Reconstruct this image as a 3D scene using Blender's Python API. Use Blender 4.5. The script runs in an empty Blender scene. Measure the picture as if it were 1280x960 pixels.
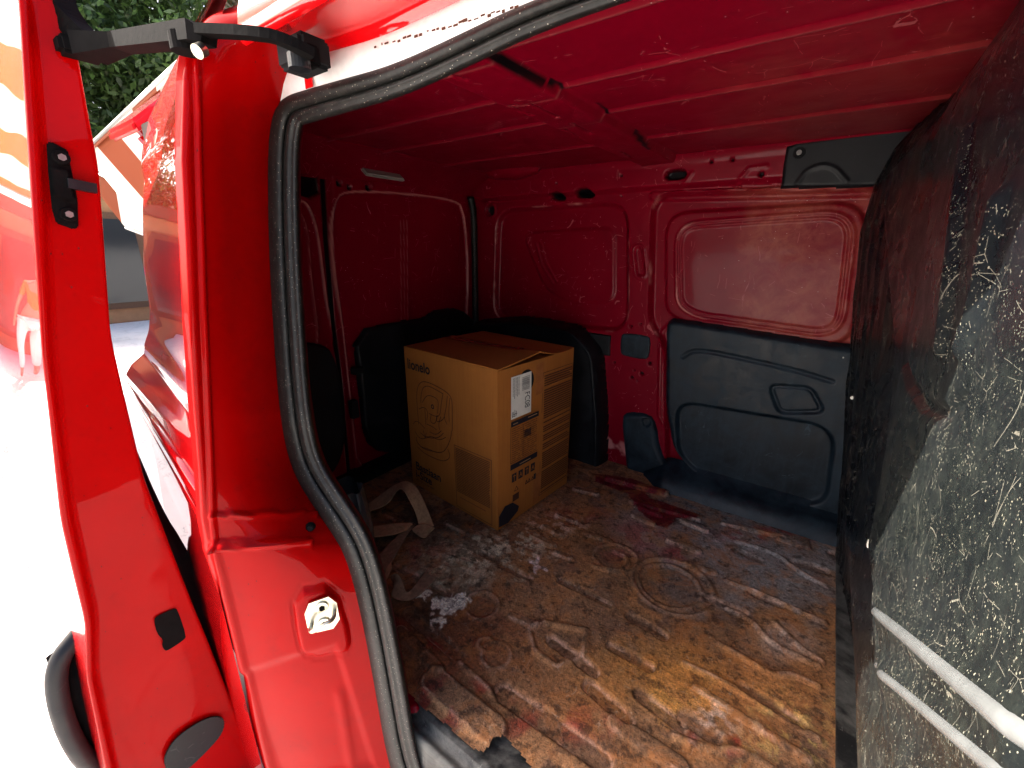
import bpy, bmesh, math, random
import numpy as np
from mathutils import Vector, Matrix
from mathutils import noise as mnoise
random.seed(3); RNG = np.random.RandomState(5)
SC = bpy.context.scene
COL = SC.collection
# ------------------------------------------------------------------ camera
FPX, CX, CY = 535.0, 640.0, 480.0
PITCH, YAW, ROLL, CAMZ = math.radians(17.7), math.radians(35.7), math.radians(0.6), 1.05
Fv = np.array([-math.sin(YAW)*math.cos(PITCH), math.cos(YAW)*math.cos(PITCH), -math.sin(PITCH)])
R0 = np.array([math.cos(YAW), math.sin(YAW), 0.0]); U0 = np.cross(R0, Fv)
Rv = R0*math.cos(ROLL) + U0*math.sin(ROLL); Uv = -R0*math.sin(ROLL) + U0*math.cos(ROLL)
CAM = np.array([0.0, 0.0, CAMZ])
cam = bpy.data.cameras.new('camera'); cam.lens = FPX/1280*36; cam.sensor_width = 36
cam.clip_start = 0.02; cam.clip_end = 400
cobj = bpy.data.objects.new('camera', cam); COL.objects.link(cobj)
cobj.matrix_world = Matrix(((Rv[0], Uv[0], -Fv[0], 0), (Rv[1], Uv[1], -Fv[1], 0), (Rv[2], Uv[2], -Fv[2], CAMZ), (0, 0, 0, 1)))
SC.camera = cobj
# ------------------------------------------------------------------ sky, sun, exposure
SUN = np.array([-2.0, -1.0, 1.85]); SUN = SUN/np.linalg.norm(SUN)
EL = math.asin(SUN[2]); AZ = math.atan2(SUN[0], SUN[1])
w = bpy.data.worlds.new('World'); SC.world = w; w.use_nodes = True
wn = w.node_tree.nodes; bg = wn['Background']
sky = wn.new('ShaderNodeTexSky'); sky.sky_type = 'NISHITA'; sky.sun_disc = False
sky.sun_elevation = EL; sky.sun_rotation = AZ; sky.dust_density = 5.0; sky.air_density = 0.7; sky.ozone_density = 0.4
w.node_tree.links.new(sky.outputs[0], bg.inputs[0]); bg.inputs[1].default_value = 0.15
sl = bpy.data.lights.new('sun', 'SUN'); sl.energy = 4.5; sl.angle = math.radians(0.5); sl.color = (1, 0.94, 0.86)
so = bpy.data.objects.new('sun', sl); COL.objects.link(so)
so.rotation_euler = Vector(SUN).to_track_quat('Z', 'Y').to_euler(); so.location = (-6, -6, 8)
SC.view_settings.view_transform = 'Standard'; SC.view_settings.look = 'None'
SC.view_settings.gamma = 1; SC.view_settings.use_curve_mapping = False
SC.view_settings.exposure = 1.95
# ------------------------------------------------------------------ helpers
def ray(px, py): return Fv*FPX + Rv*(px-CX) - Uv*(py-CY)
def at(px, py, ax, v):
    """point where the sight line of a photo pixel meets the plane axis=v"""
    d = ray(px, py); return CAM + d*((v-CAM[ax])/d[ax])
def proj(P):
    d = P-CAM; z = d@Fv
    return CX+FPX*(d@Rv)/z, CY-FPX*(d@Uv)/z
def ss(e0, e1, x):
    t = np.clip((x-e0)/(e1-e0), 0, 1); return t*t*(3-2*t)
def vnoise(u, v, s, seed=0, octv=4):
    """cheap numpy value noise 0..1"""
    out = np.zeros_like(u); amp = 1; tot = 0
    for o in range(octv):
        a = u*s*2**o+seed*13.7+100; b = v*s*2**o+seed*7.3+100
        i = np.floor(a).astype(np.int64); j = np.floor(b).astype(np.int64); fa = a-i; fb = b-j
        fa = fa*fa*(3-2*fa); fb = fb*fb*(3-2*fb)
        def h(p, q):
            n = (p*374761393+q*668265263+seed*1442695+o*97531) & 0x7fffffff
            n = ((n ^ (n >> 13))*1274126177) & 0x7fffffff
            return (n % 65536)/65535.0
        out += amp*((h(i, j)*(1-fa)+h(i+1, j)*fa)*(1-fb)+(h(i, j+1)*(1-fa)+h(i+1, j+1)*fa)*fb)
        tot += amp; amp *= .5
    return out/tot
def d_cap(u, v, a, b):
    """distance to segment a-b"""
    ax, ay = a; bx, by = b; dx, dy = bx-ax, by-ay; L = dx*dx+dy*dy+1e-12
    t = np.clip(((u-ax)*dx+(v-ay)*dy)/L, 0, 1)
    return np.hypot(u-ax-t*dx, v-ay-t*dy)
def d_line(u, v, pts, closed=False):
    n = len(pts); d = None
    for i in range(n if closed else n-1):
        e = d_cap(u, v, pts[i], pts[(i+1) % n]); d = e if d is None else np.minimum(d, e)
    return d
def sdf(u, v, pts):
    """signed distance to polygon, negative inside"""
    d = d_line(u, v, pts, True); ins = np.zeros(u.shape, bool); n = len(pts)
    for i in range(n):
        x1, y1 = pts[i]; x2, y2 = pts[(i+1) % n]
        if y1 == y2: continue
        c = (y1 > v) != (y2 > v)
        ins ^= c & (u < (x2-x1)*(v-y1)/(y2-y1)+x1)
    return np.where(ins, -d, d)
def rrect(u, v, cx, cy, hx, hy, r):
    qx = np.abs(u-cx)-hx+r; qy = np.abs(v-cy)-hy+r
    return np.hypot(np.maximum(qx, 0), np.maximum(qy, 0))+np.minimum(np.maximum(qx, qy), 0)-r
def smooth_poly(pts, it=2):
    for _ in range(it):
        q = []
        for i in range(len(pts)):
            a = np.array(pts[i]); b = np.array(pts[(i+1) % len(pts)]); q += [tuple(a*.75+b*.25), tuple(a*.25+b*.75)]
        pts = q
    return pts
def rpoly(pts, r, n=6):
    out = []; m = len(pts)
    for i in range(m):
        p = np.array(pts[i]); a = np.array(pts[i-1])-p; b = np.array(pts[(i+1) % m])-p
        la, lb = np.linalg.norm(a), np.linalg.norm(b); d = min(r, la*.48, lb*.48); A = p+a/la*d; B = p+b/lb*d
        for k in range(n+1):
            t = k/n; out.append(tuple(A*(1-t)**2+p*2*t*(1-t)+B*t*t))
    return out
def smooth_open(pts, it=2):
    for _ in range(it):
        q = [tuple(pts[0])]
        for i in range(len(pts)-1):
            a = np.array(pts[i]); b = np.array(pts[i+1]); q += [tuple(a*.75+b*.25), tuple(a*.25+b*.75)]
        q.append(tuple(pts[-1])); pts = q
    return pts
def link(o, parent=None):
    COL.objects.link(o)
    if parent: o.parent = parent
    return o
def mesh_np(name, V, Q, mat, parent=None, col=None, smooth=True):
    me = bpy.data.meshes.new(name); V = np.asarray(V, np.float32); Q = np.asarray(Q, np.int32)
    me.vertices.add(len(V)); me.vertices.foreach_set('co', V.ravel())
    k = Q.shape[1]
    me.loops.add(Q.size); me.loops.foreach_set('vertex_index', Q.ravel())
    me.polygons.add(len(Q)); me.polygons.foreach_set('loop_start', np.arange(0, Q.size, k, dtype=np.int32))
    me.polygons.foreach_set('use_smooth', np.full(len(Q), smooth))
    me.update(calc_edges=True)
    if col is not None:
        a = me.color_attributes.new('Col', 'FLOAT_COLOR', 'POINT')
        c = np.ones((len(V), 4), np.float32); c[:, :col.shape[1]] = col; a.data.foreach_set('color', c.ravel())
    me.materials.append(mat)
    return link(bpy.data.objects.new(name, me), parent)
def grid_faces(n, m, flip=False):
    i = np.arange(n-1)[:, None]*m+np.arange(m-1)[None, :]; i = i.ravel()
    q = np.stack([i, i+1, i+m+1, i+m], 1)
    return q[:, ::-1] if flip else q
def field(name, mat, parent, axis, base, u0, u1, v0, v1, res, hfun, sign=1, keep=None, colf=None, strict=False):
    """relief sheet on the plane axis=base; hfun(u,v) = height along sign*axis; u,v are the other two axes in order"""
    nu = int((u1-u0)/res)+1; nv = int((v1-v0)/res)+1
    u, v = np.meshgrid(np.linspace(u0, u1, nu), np.linspace(v0, v1, nv), indexing='ij')
    h = hfun(u, v); o = [i for i in range(3) if i != axis]
    V = np.zeros((nu*nv, 3)); V[:, o[0]] = u.ravel(); V[:, o[1]] = v.ravel(); V[:, axis] = base+sign*h.ravel()
    flip = (sign > 0) == (axis != 1)
    Q = grid_faces(nu, nv, flip)
    if keep is not None:
        k = keep(u, v).ravel(); Q = Q[k[Q].all(1)] if strict else Q[k[Q].any(1)]
        used = np.unique(Q); mp = np.zeros(len(V), int); mp[used] = np.arange(len(used)); Q = mp[Q]
        c = colf(u, v, h).reshape(-1, 4)[used] if colf else None
        return mesh_np(name, V[used], Q, mat, parent, c)
    c = colf(u, v, h).reshape(-1, 4) if colf else None
    return mesh_np(name, V, Q, mat, parent, c)
def PX(pts, ax, v):
    o = [i for i in range(3) if i != ax]; return [tuple(at(p[0], p[1], ax, v)[o]) for p in pts]
def patch(name, mat, parent, ax, base, pts, th, sign, res=.004, bevel=.012, feat=None, rnd=2, colf=None):
    """moulded panel with outline pts (plane coordinates) standing th proud of the plane with rolled edges"""
    P = smooth_poly(pts, rnd) if rnd else pts; A = np.array(P); m = .008
    def hf(u, v):
        d = -sdf(u, v, P); t = np.clip((d+.004)/bevel, 0, 1)
        h = -.006+(th+.006)*np.sqrt(np.maximum(1-(1-t)**2, 0))
        return h+(feat(u, v)*ss(0, .01, d) if feat else 0)
    return field(name, mat, parent, ax, base, A[:, 0].min()-m, A[:, 0].max()+m, A[:, 1].min()-m, A[:, 1].max()+m,
                 res, hf, sign, keep=lambda u, v: sdf(u, v, P) < .003, colf=colf)
def tube(name, pts, r, mat, parent=None, n=10, sq=(1, 1), up=(0, 0, 1), caps=True, rs=None):
    P = [np.array(p, float) for p in pts]; V = []; up = np.array(up, float)
    for i, p in enumerate(P):
        t = P[min(i+1, len(P)-1)]-P[max(i-1, 0)]; t /= np.linalg.norm(t)
        s = np.cross(t, up); s /= np.linalg.norm(s)+1e-9; q = np.cross(s, t); rr = r if rs is None else rs[i]
        for k in range(n):
            a = 2*math.pi*(k+.5)/n; V.append(p+s*math.cos(a)*rr*sq[0]+q*math.sin(a)*rr*sq[1])
    me = bpy.data.meshes.new(name); F = []
    for i in range(len(P)-1):
        for k in range(n): F.append((i*n+k, i*n+(k+1) % n, (i+1)*n+(k+1) % n, (i+1)*n+k))
    if caps: F += [tuple(range(n))[::-1], tuple((len(P)-1)*n+k for k in range(n))]
    me.from_pydata([tuple(v) for v in V], [], F); me.polygons.foreach_set('use_smooth', [len(f) == 4 and n > 4 for f in F])
    me.materials.append(mat); return link(bpy.data.objects.new(name, me), parent)
def loft(name, rows, mat, parent=None, col=None, flip=False, disp=None):
    """rows: list of equal-length point lists"""
    A = np.array(rows, float); n, m = A.shape[:2]
    if disp is not None:
        du = np.gradient(A, axis=0); dv = np.gradient(A, axis=1); N = np.cross(du, dv); N /= np.linalg.norm(N, axis=2, keepdims=True)+1e-12
        if flip: N = -N
        A = A+N*disp(A)[..., None]
    return mesh_np(name, A.reshape(-1, 3), grid_faces(n, m, flip), mat, parent, col)
def bm_obj(name, bm, mat, parent=None, smooth=False, bevel=0):
    if bevel: bmesh.ops.bevel(bm, geom=bm.edges[:], offset=bevel, segments=2, affect='EDGES', clamp_overlap=True)
    me = bpy.data.meshes.new(name); bm.to_mesh(me); bm.free(); me.materials.append(mat)
    if smooth: me.polygons.foreach_set('use_smooth', [True]*len(me.polygons))
    return link(bpy.data.objects.new(name, me), parent)
def box(name, c, s, mat, parent=None, M=None, bevel=.003):
    bm = bmesh.new(); bmesh.ops.create_cube(bm, size=1)
    for v in bm.verts:
        p = Vector((v.co.x*s[0], v.co.y*s[1], v.co.z*s[2]))
        if M is not None: p = M @ p
        v.co = p+Vector(c)
    return bm_obj(name, bm, mat, parent, bevel=bevel)
def disc(name, c, nrm, r, depth, mat, parent=None, seg=20, r2=None, M4=None):
    bm = bmesh.new(); bmesh.ops.create_cone(bm, cap_ends=True, segments=seg, radius1=r, radius2=r if r2 is None else r2, depth=depth)
    q = Vector(nrm).to_track_quat('Z', 'Y').to_matrix().to_4x4(); bm.transform(Matrix.Translation(c) @ q)
    return bm_obj(name, bm, mat, parent)
def thing(name, label, cat, loc=(0, 0, 0), group=None):
    o = bpy.data.objects.new(name, None); COL.objects.link(o); o.location = loc; o.empty_display_size = .1
    return tag(o, label, cat, group)
def tag(o, label, cat, group=None):
    o['label'] = label; o['category'] = cat
    if group: o['group'] = group
    return o
def kind(o, k): o['kind'] = k; return o
# ------------------------------------------------------------------ materials
class Mt:
    def __init__(s, name, base=(.5, .5, .5), rough=.5, metal=0, spec=.5, coat=0, coatr=.03):
        s.m = bpy.data.materials.new(name); s.m.use_nodes = True; s.n = s.m.node_tree.nodes; s.l = s.m.node_tree.links
        s.b = s.n['Principled BSDF']; s.b.inputs['Base Color'].default_value = (*base, 1)
        s.b.inputs['Roughness'].default_value = rough; s.b.inputs['Metallic'].default_value = metal
        s.b.inputs['Specular IOR Level'].default_value = spec
        s.b.inputs['Coat Weight'].default_value = coat; s.b.inputs['Coat Roughness'].default_value = coatr
        s.tc = s.n.new('ShaderNodeTexCoord').outputs['Object']
    def mapping(s, scale, rot=(0, 0, 0)):
        m = s.n.new('ShaderNodeMapping'); m.inputs['Scale'].default_value = scale; m.inputs['Rotation'].default_value = rot
        s.l.new(s.tc, m.inputs['Vector']); return m.outputs[0]
    def noise(s, scale, detail=4, rough=.55, vec=None, dist=0):
        n = s.n.new('ShaderNodeTexNoise'); n.inputs['Scale'].default_value = scale; n.inputs['Detail'].default_value = detail
        n.inputs['Roughness'].default_value = rough; n.inputs['Distortion'].default_value = dist
        s.l.new(vec or s.tc, n.inputs['Vector']); return n.outputs['Fac']
    def voro(s, scale, vec=None, feature='F1'):
        n = s.n.new('ShaderNodeTexVoronoi'); n.inputs['Scale'].default_value = scale; n.feature = feature
        s.l.new(vec or s.tc, n.inputs['Vector']); return n.outputs['Distance']
    def ramp(s, x, stops, interp='LINEAR'):
        r = s.n.new('ShaderNodeValToRGB'); e = r.color_ramp.elements; r.color_ramp.interpolation = interp
        while len(e) < len(stops): e.new(.5)
        for k, (p, c) in zip(e, stops):
            k.position = p; k.color = (*((c, c, c) if isinstance(c, (int, float)) else c), 1)
        s.l.new(x, r.inputs[0]); return r.outputs[0]
    def mix(s, f, a, b, mode='MIX'):
        m = s.n.new('ShaderNodeMix'); m.data_type = 'RGBA'; m.blend_type = mode
        for k, x in ((0, f), (6, a), (7, b)):
            if isinstance(x, (int, float)): m.inputs[k].default_value = x if k == 0 else (x, x, x, 1)
            elif isinstance(x, tuple): m.inputs[k].default_value = (*x, 1)
            else: s.l.new(x, m.inputs[k])
        return m.outputs[2]
    def math(s, op, a, b=0.0):
        m = s.n.new('ShaderNodeMath'); m.operation = op
        for k, x in ((0, a), (1, b)):
            if isinstance(x, (int, float)): m.inputs[k].default_value = x
            else: s.l.new(x, m.inputs[k])
        return m.outputs[0]
    def attr(s, name='Col'):
        a = s.n.new('ShaderNodeVertexColor'); a.layer_name = name; return a.outputs
    def sep(s, x):
        n = s.n.new('ShaderNodeSeparateXYZ'); s.l.new(x, n.inputs[0]); return n.outputs
    def color(s, x): s.l.new(x, s.b.inputs['Base Color'])
    def rough(s, x): s.l.new(x, s.b.inputs['Roughness'])
    def bump(s, x, strength=.3, dist=.002, coat=False):
        b = s.n.new('ShaderNodeBump'); b.inputs['Strength'].default_value = strength; b.inputs['Distance'].default_value = dist
        s.l.new(x, b.inputs['Height']); s.l.new(b.outputs[0], s.b.inputs['Normal'])
        if coat: s.l.new(b.outputs[0], s.b.inputs['Coat Normal'])
    def scratches(s, scale=6, width=.012, dens=.55, seed=0):
        """sparse thin strokes: warped, stretched cell borders cut up by a mask"""
        tot = None
        wv = s.n.new('ShaderNodeTexNoise'); wv.inputs['Scale'].default_value = 5; s.l.new(s.tc, wv.inputs['Vector'])
        for i, (sc, rot) in enumerate((((1, 1, .18), (.3, .2, .5+seed)), ((.16, 1.2, 1), (.9, .6+seed, 0)), ((1, .22, 1.1), (.2, 1.1, .8+seed)))):
            v = s.mapping(tuple(scale*k for k in sc), rot)
            ad = s.n.new('ShaderNodeVectorMath'); ad.operation = 'ADD'; s.l.new(v, ad.inputs[0]); s.l.new(wv.outputs['Color'], ad.inputs[1])
            d = s.voro(1.0, ad.outputs[0], 'DISTANCE_TO_EDGE'); line = s.math('LESS_THAN', d, width)
            m = s.math('GREATER_THAN', s.noise(scale*.7+i*2+seed, 3, .7), dens+.03)
            x = s.math('MULTIPLY', line, m); tot = x if tot is None else s.math('MAXIMUM', tot, x)
        return tot
def M_paint_out():
    M = Mt('red_clearcoat_paint', (.62, .002, .004), .45, spec=.08, coat=1, coatr=.015)
    n = M.noise(7, 4); M.color(M.mix(n, (.70, .001, .004), (.58, .001, .003)))
    M.bump(M.noise(3.5, 1), .10, .006, coat=True)
    M.b.inputs['Coat IOR'].default_value = 1.8; return M.m
def M_paint_in():
    M = Mt('crimson_interior_paint', (.3, .002, .02), .4, spec=.12, coat=.13, coatr=.09)
    a = M.attr()['Color']; r = M.sep(a)   # r: bare hole, g: pale mottled veil, b: wear and painted edge highlights
    base = M.mix(M.noise(4, 5), (.235, .0002, .012), (.15, .0001, .009))
    mottle = M.ramp(M.noise(14, 9, .75, dist=.8), [(.42, 0.0), (.62, 1.0)])
    blot = M.ramp(M.noise(5, 7, .7, dist=.5), [(.42, 0.0), (.56, 1.0)])
    base = M.mix(M.math('MULTIPLY', r[1], M.math('ADD', M.math('MULTIPLY', mottle, .45), M.math('MULTIPLY', blot, .45))), base, (.36, .085, .055))
    base = M.mix(M.math('MULTIPLY', M.ramp(M.noise(24, 9, .8), [(.56, 0.0), (.72, 1.0)]), .35), base, (.09, .004, .006))
    sc = M.scratches(13, .0065, .57); base = M.mix(M.math('MULTIPLY', sc, .6), base, (.50, .12, .13))
    speck = M.math('LESS_THAN', M.voro(46), .060); speck = M.math('MULTIPLY', speck, M.math('GREATER_THAN', M.noise(6, 3), .53))
    base = M.mix(speck, base, (.62, .36, .34)); base = M.mix(r[2], base, (.80, .34, .30))
    base = M.mix(r[0], base, (.004, .003, .004)); M.color(base)
    M.rough(M.math('ADD', M.math('MULTIPLY', M.noise(11, 6), .3), .25)); M.bump(M.math('ADD', M.noise(5, 3), M.math('MULTIPLY', M.noise(60, 4), .06)), .35, .006); return M.m
def M_black_plastic(name, base, dusty, k=.5, rough=.55):
    M = Mt(name, base, rough, spec=.3); n = M.ramp(M.noise(8, 9, .75, dist=.8), [(.42, 0.0), (.66, 1.0)])
    c = M.mix(M.math('MULTIPLY', n, k), base, dusty)
    st = M.ramp(M.noise(1, 6, .6, M.mapping((30, 30, 2))), [(.48, 0.0), (.75, 1.0)])
    c = M.mix(M.math('MULTIPLY', st, k*.5), c, dusty)
    c = M.mix(M.math('MULTIPLY', M.scratches(16, .006, .60, 1), .3), c, tuple(min(1, x*2.2+.03) for x in dusty))
    M.color(c); M.bump(M.noise(420, 3), .3, .0008); M.rough(M.math('ADD', M.math('MULTIPLY', n, .25), rough-.12)); return M.m
def M_rubber():
    M = Mt('weathered_black_rubber', (.02, .02, .019), .5, spec=.3)
    n = M.ramp(M.noise(60, 8, .8), [(.45, 0.0), (.72, 1.0)]); c = M.mix(M.math('MULTIPLY', n, .5), (.008, .008, .0075), (.045, .042, .036))
    M.color(M.mix(M.math('LESS_THAN', M.voro(150), .13), c, (.26, .23, .19))); M.bump(M.noise(200, 3), .4, .001); return M.m
def M_bulk():
    M = Mt('dirty_black_bulkhead_plastic', (.01, .01, .01), .3, spec=.2, coat=.14, coatr=.12)
    a = M.sep(M.attr()['Color'])   # r: chalky dust film, g: brown grime
    dn = M.ramp(M.noise(7, 10, .72, dist=.4), [(.40, 0.0), (.72, 1.0)]); fn = M.ramp(M.noise(60, 8, .8), [(.45, 0.0), (.7, 1.0)])
    c = M.mix(M.math('MULTIPLY', dn, .5), (.003, .004, .006), (.011, .014, .018))
    c = M.mix(M.math('MULTIPLY', a[0], M.math('ADD', M.math('MULTIPLY', fn, .55), .22)), c, (.040, .047, .038))
    c = M.mix(M.math('MULTIPLY', a[1], M.math('MULTIPLY', dn, .8)), c, (.10, .045, .025))
    clus = M.ramp(M.noise(5, 6, .75), [(.38, .4), (.60, 1.0)])
    for sc, th, k in ((120, .11, .75), (230, .16, .7), (400, .21, .6)):
        sp = M.math('LESS_THAN', M.voro(1, M.mapping((sc, sc, sc*.7), (.3, 0, .2))), th)
        cl = M.math('GREATER_THAN', M.noise(sc*.12, 5, .8), .52)
        c = M.mix(M.math('MULTIPLY', M.math('MULTIPLY', M.math('MULTIPLY', sp, cl), clus), k), c, (.42, .40, .30))
    for s, wd, de in ((14, .0035, .55), (34, .006, .58)):
        c = M.mix(M.math('MULTIPLY', M.scratches(s, wd, de, 2), .35), c, (.36, .34, .27))
    c = M.mix(M.math('MULTIPLY', a[2], M.math('ADD', M.math('MULTIPLY', fn, -.3), .95)), c, (.13, .14, .14))
    M.color(c); M.rough(M.math('ADD', M.math('MULTIPLY', dn, .3), .2))
    M.bump(M.math('ADD', M.noise(35, 8, .7), M.math('MULTIPLY', M.noise(6, 3), 2.0)), .25, .003, coat=False); return M.m
def M_floor():
    M = Mt('rusty_cargo_floor_steel', (.2, .1, .05), .55, spec=.3)
    a = M.attr(); A = a['Color']
    n1 = M.noise(26, 10, .75); n2 = M.noise(95, 8, .85, dist=.5); n3 = M.noise(9, 10, .75, dist=.8)
    f = M.ramp(n2, [(.32, .25), (.48, .85), (.66, 1.9)]); c = M.mix(1.0, A, f, 'MULTIPLY')
    c = M.mix(M.math('MULTIPLY', M.ramp(n3, [(.50, 0.0), (.60, 1.0)]), .5), c, (.50, .18, .045))
    c = M.mix(M.math('MULTIPLY', M.ramp(n1, [(.52, 0.0), (.60, 1.0)]), .72), c, (.035, .016, .010))
    c = M.mix(M.math('MULTIPLY', M.ramp(M.noise(50, 10, .85), [(.57, 0.0), (.64, 1.0)]), .6), c, (.52, .40, .28))
    c = M.mix(M.math('MULTIPLY', M.ramp(M.noise(16, 10, .8, dist=1.5), [(.60, 0.0), (.66, 1.0)]), .6), c, (.32, .26, .22))
    pit = M.math('LESS_THAN', M.voro(170), .17); c = M.mix(M.math('MULTIPLY', pit, .8), c, (.012, .006, .005))
    c = M.mix(M.math('MULTIPLY', M.scratches(15, .007, .58, 3), .35), c, (.5, .4, .33))
    M.color(c); M.rough(M.ramp(n1, [(.3, .25), (.7, .75)]))
    M.bump(M.math('ADD', M.math('ADD', M.noise(170, 6, .85), M.noise(55, 6, .75)), M.math('MULTIPLY', n3, 1.5)), .9, .005); return M.m
def M_card():
    M = Mt('brown_corrugated_cardboard', (.42, .2, .07), .75, spec=.2)
    z = M.noise(1, 4, .5, M.mapping((160, 160, 6))); c = M.mix(z, (.40, .145, .028), (.30, .10, .019))
    c = M.mix(M.math('MULTIPLY', M.ramp(M.noise(10, 8, .7), [(.45, 0.0), (.75, 1.0)]), .3), c, (.22, .07, .016))
    M.color(c); M.bump(M.noise(1, 2, .5, M.mapping((8, 8, 140))), .25, .0015); return M.m
def simple(name, base, rough=.5, metal=0, coat=0, nz=0, ns=40, bump=0, spec=.35):
    M = Mt(name, base, rough, metal, spec, coat)
    if nz:
        n = M.ramp(M.noise(ns, 8, .7), [(.3, 0.0), (.7, 1.0)])
        M.color(M.mix(n, tuple(x*(1-nz) for x in base), tuple(min(1, x*(1+nz)) for x in base)))
    if bump: M.bump(M.noise(ns*3, 4), bump, .002)
    return M.m
def M_paint_jamb():
    M = Mt('red_unpolished_paint', (.5, .0015, .003), .42, spec=.02, coat=.14, coatr=.02)
    M.color(M.mix(M.noise(7, 4), (.50, .0004, .001), (.40, .0004, .001))); M.bump(M.noise(6, 2), .3, .004, coat=True)
    c = M.mix(M.noise(7, 4), (.36, .0003, .0006), (.26, .0003, .0006))
    c = M.mix(M.math('MULTIPLY', M.ramp(M.noise(12, 9, .75), [(.56, 0.0), (.75, 1.0)]), .45), c, (.16, .002, .003))
    ch = M.math('MULTIPLY', M.math('LESS_THAN', M.voro(70, M.mapping((1, 1, .6))), .07), M.math('GREATER_THAN', M.noise(7, 3), .55))
    M.color(M.mix(ch, c, (.05, .02, .02))); return M.m
P_JAMB = M_paint_jamb(); P_OUT = M_paint_out(); P_IN = M_paint_in()
SLATE = M_black_plastic('slate_trim_plastic', (.003, .007, .012), (.024, .046, .064), .6)
BLACK = M_black_plastic('black_trim_plastic', (.003, .0035, .005), (.016, .018, .022), .5)
DUSTY = M_black_plastic('dusty_sill_rubber', (.012, .013, .014), (.13, .13, .12), .8, .5); RUB = M_rubber(); BULK = M_bulk(); FLOOR = M_floor(); CARD = M_card()
SATIN = simple('satin_black_steel', (.005, .0045, .0045), .85, 0, spec=.05, nz=.4, bump=.2)
STEEL = simple('zinc_plated_steel', (.62, .58, .46), .28, 1, nz=.25, ns=60)
DULL = simple('dull_screw_metal', (.22, .21, .20), .55, .6, nz=.3); HOLE = simple('shadowed_cavity', (.004, .004, .005), .9)
INK = simple('dark_print_ink', (.012, .010, .016), .7); INKB = simple('brown_print_ink', (.07, .022, .010), .75)
INKM = simple('fine_print_ink', (.10, .030, .010), .8)
LABEL = simple('white_paper_label', (.72, .70, .62), .5, nz=.06)
GLARE = simple('white_glare_strip', (.80, .79, .77), .3, nz=.1, ns=30)  # sun glare on the red header painted as a white base
WEB = simple('dusty_brown_webbing', (.36, .23, .13), .9, nz=.35, ns=60, bump=.5)
WEBD = simple('dark_brown_webbing', (.24, .155, .10), .85, nz=.4, ns=60, bump=.5)
LAMPW = simple('grey_lamp_surround', (.30, .27, .25), .5); LAMPD = simple('dull_lamp_lens', (.08, .075, .075), .3)
GLOSSB = simple('glossy_black_plastic', (.035, .034, .036), .22, nz=.3, ns=20, bump=.1)
# ------------------------------------------------------------------ setting outside
GZ = -.56
def M_ground():
    M = Mt('pale_sunlit_concrete', (.7, .68, .64), .85, spec=.1)
    c = M.mix(M.noise(1.2, 8, .65), (.76, .745, .71), (.66, .64, .60))
    v = M.mapping((1.2, 5, 1), (0, 0, .5)); n = M.noise(1.0, 9, .7, v, 1.5)
    mk = M.math('MULTIPLY', M.math('LESS_THAN', M.math('ABSOLUTE', M.math('SUBTRACT', n, .5)), .0035), M.math('GREATER_THAN', M.noise(3, 3), .52))
    c = M.mix(M.math('MULTIPLY', M.ramp(M.noise(4, 9, .7), [(.5, 0.0), (.75, 1.0)]), .25), c, (.45, .42, .38))
    M.color(M.mix(M.math('MULTIPLY', mk, .9), c, (.05, .045, .04))); M.bump(M.noise(30, 6), .25, .008); return M.m
me = bpy.data.meshes.new('ground'); S = 150
me.from_pydata([(-S, -S, GZ), (S, -S, GZ), (S, S, GZ), (-S, S, GZ)], [], [(0, 1, 2, 3)]); me.materials.append(M_ground())
g = link(bpy.data.objects.new('ground', me)); kind(g, 'structure')
def M_canopy(name, axis, period, phase, c2, off=.5):
    M = Mt(name, (.8, .8, .8), .7)
    x = M.sep(M.tc)[axis]; f = M.math('FRACT', M.math('DIVIDE', M.math('ADD', x, phase+50*period), period))
    c = M.mix(M.math('GREATER_THAN', f, off), (.80, .77, .70), c2); M.color(c)
    t = M.n.new('ShaderNodeBsdfTranslucent'); M.l.new(c, t.inputs[0]); m = M.n.new('ShaderNodeMixShader'); m.inputs[0].default_value = .45
    M.l.new(M.b.outputs[0], m.inputs[1]); M.l.new(t.outputs[0], m.inputs[2]); M.l.new(m.outputs[0], M.n['Material Output'].inputs[0]); return M.m
GALV = simple('painted_steel_pole', (.45, .45, .44), .4, .5)
def awning(name, label, corners, mat, poles, sag=.08, valance=.18, group='striped awnings along the street'):
    """sheet between four corners (near a, near b, far b, far a) with sagging cloth, hanging valance and poles"""
    A = [np.array(c, float) for c in corners]; n, m = 26, 14
    t = thing(name, label, 'awning', (A[0][0], A[0][1], GZ), group); base = np.array([A[0][0], A[0][1], GZ])
    rows = []
    for i in range(n):
        u = i/(n-1); r = []
        for j in range(m):
            v = j/(m-1); p = (A[0]*(1-u)+A[1]*u)*(1-v)+(A[3]*(1-u)+A[2]*u)*v
            p = p-base; p[2] -= sag*math.sin(math.pi*v)*(.7+.3*math.cos(u*26)); r.append(p)
        rows.append(r)
    o = loft('canvas', rows, mat, t); s = o.modifiers.new('thick', 'SOLIDIFY'); s.thickness = .004
    val = [[(A[0]*(1-u)+A[1]*u)-base+np.array([0, 0, -k*valance/3-.003]) for k in range(4)] for u in np.linspace(0, 1, n)]
    o = loft('valance', val, mat, t); s = o.modifiers.new('thick', 'SOLIDIFY'); s.thickness = .004
    for (x, y, z) in poles:
        tube('pole', [(x-base[0], y-base[1], 0), (x-base[0], y-base[1], z-GZ)], .025, GALV, t, n=8)
    tube('front_rail', [A[0]-base, A[1]-base], .02, GALV, t, n=8); tube('rear_rail', [A[3]-base, A[2]-base], .02, GALV, t, n=8)
    return t
OR = (.50, .13, .03)
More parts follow.
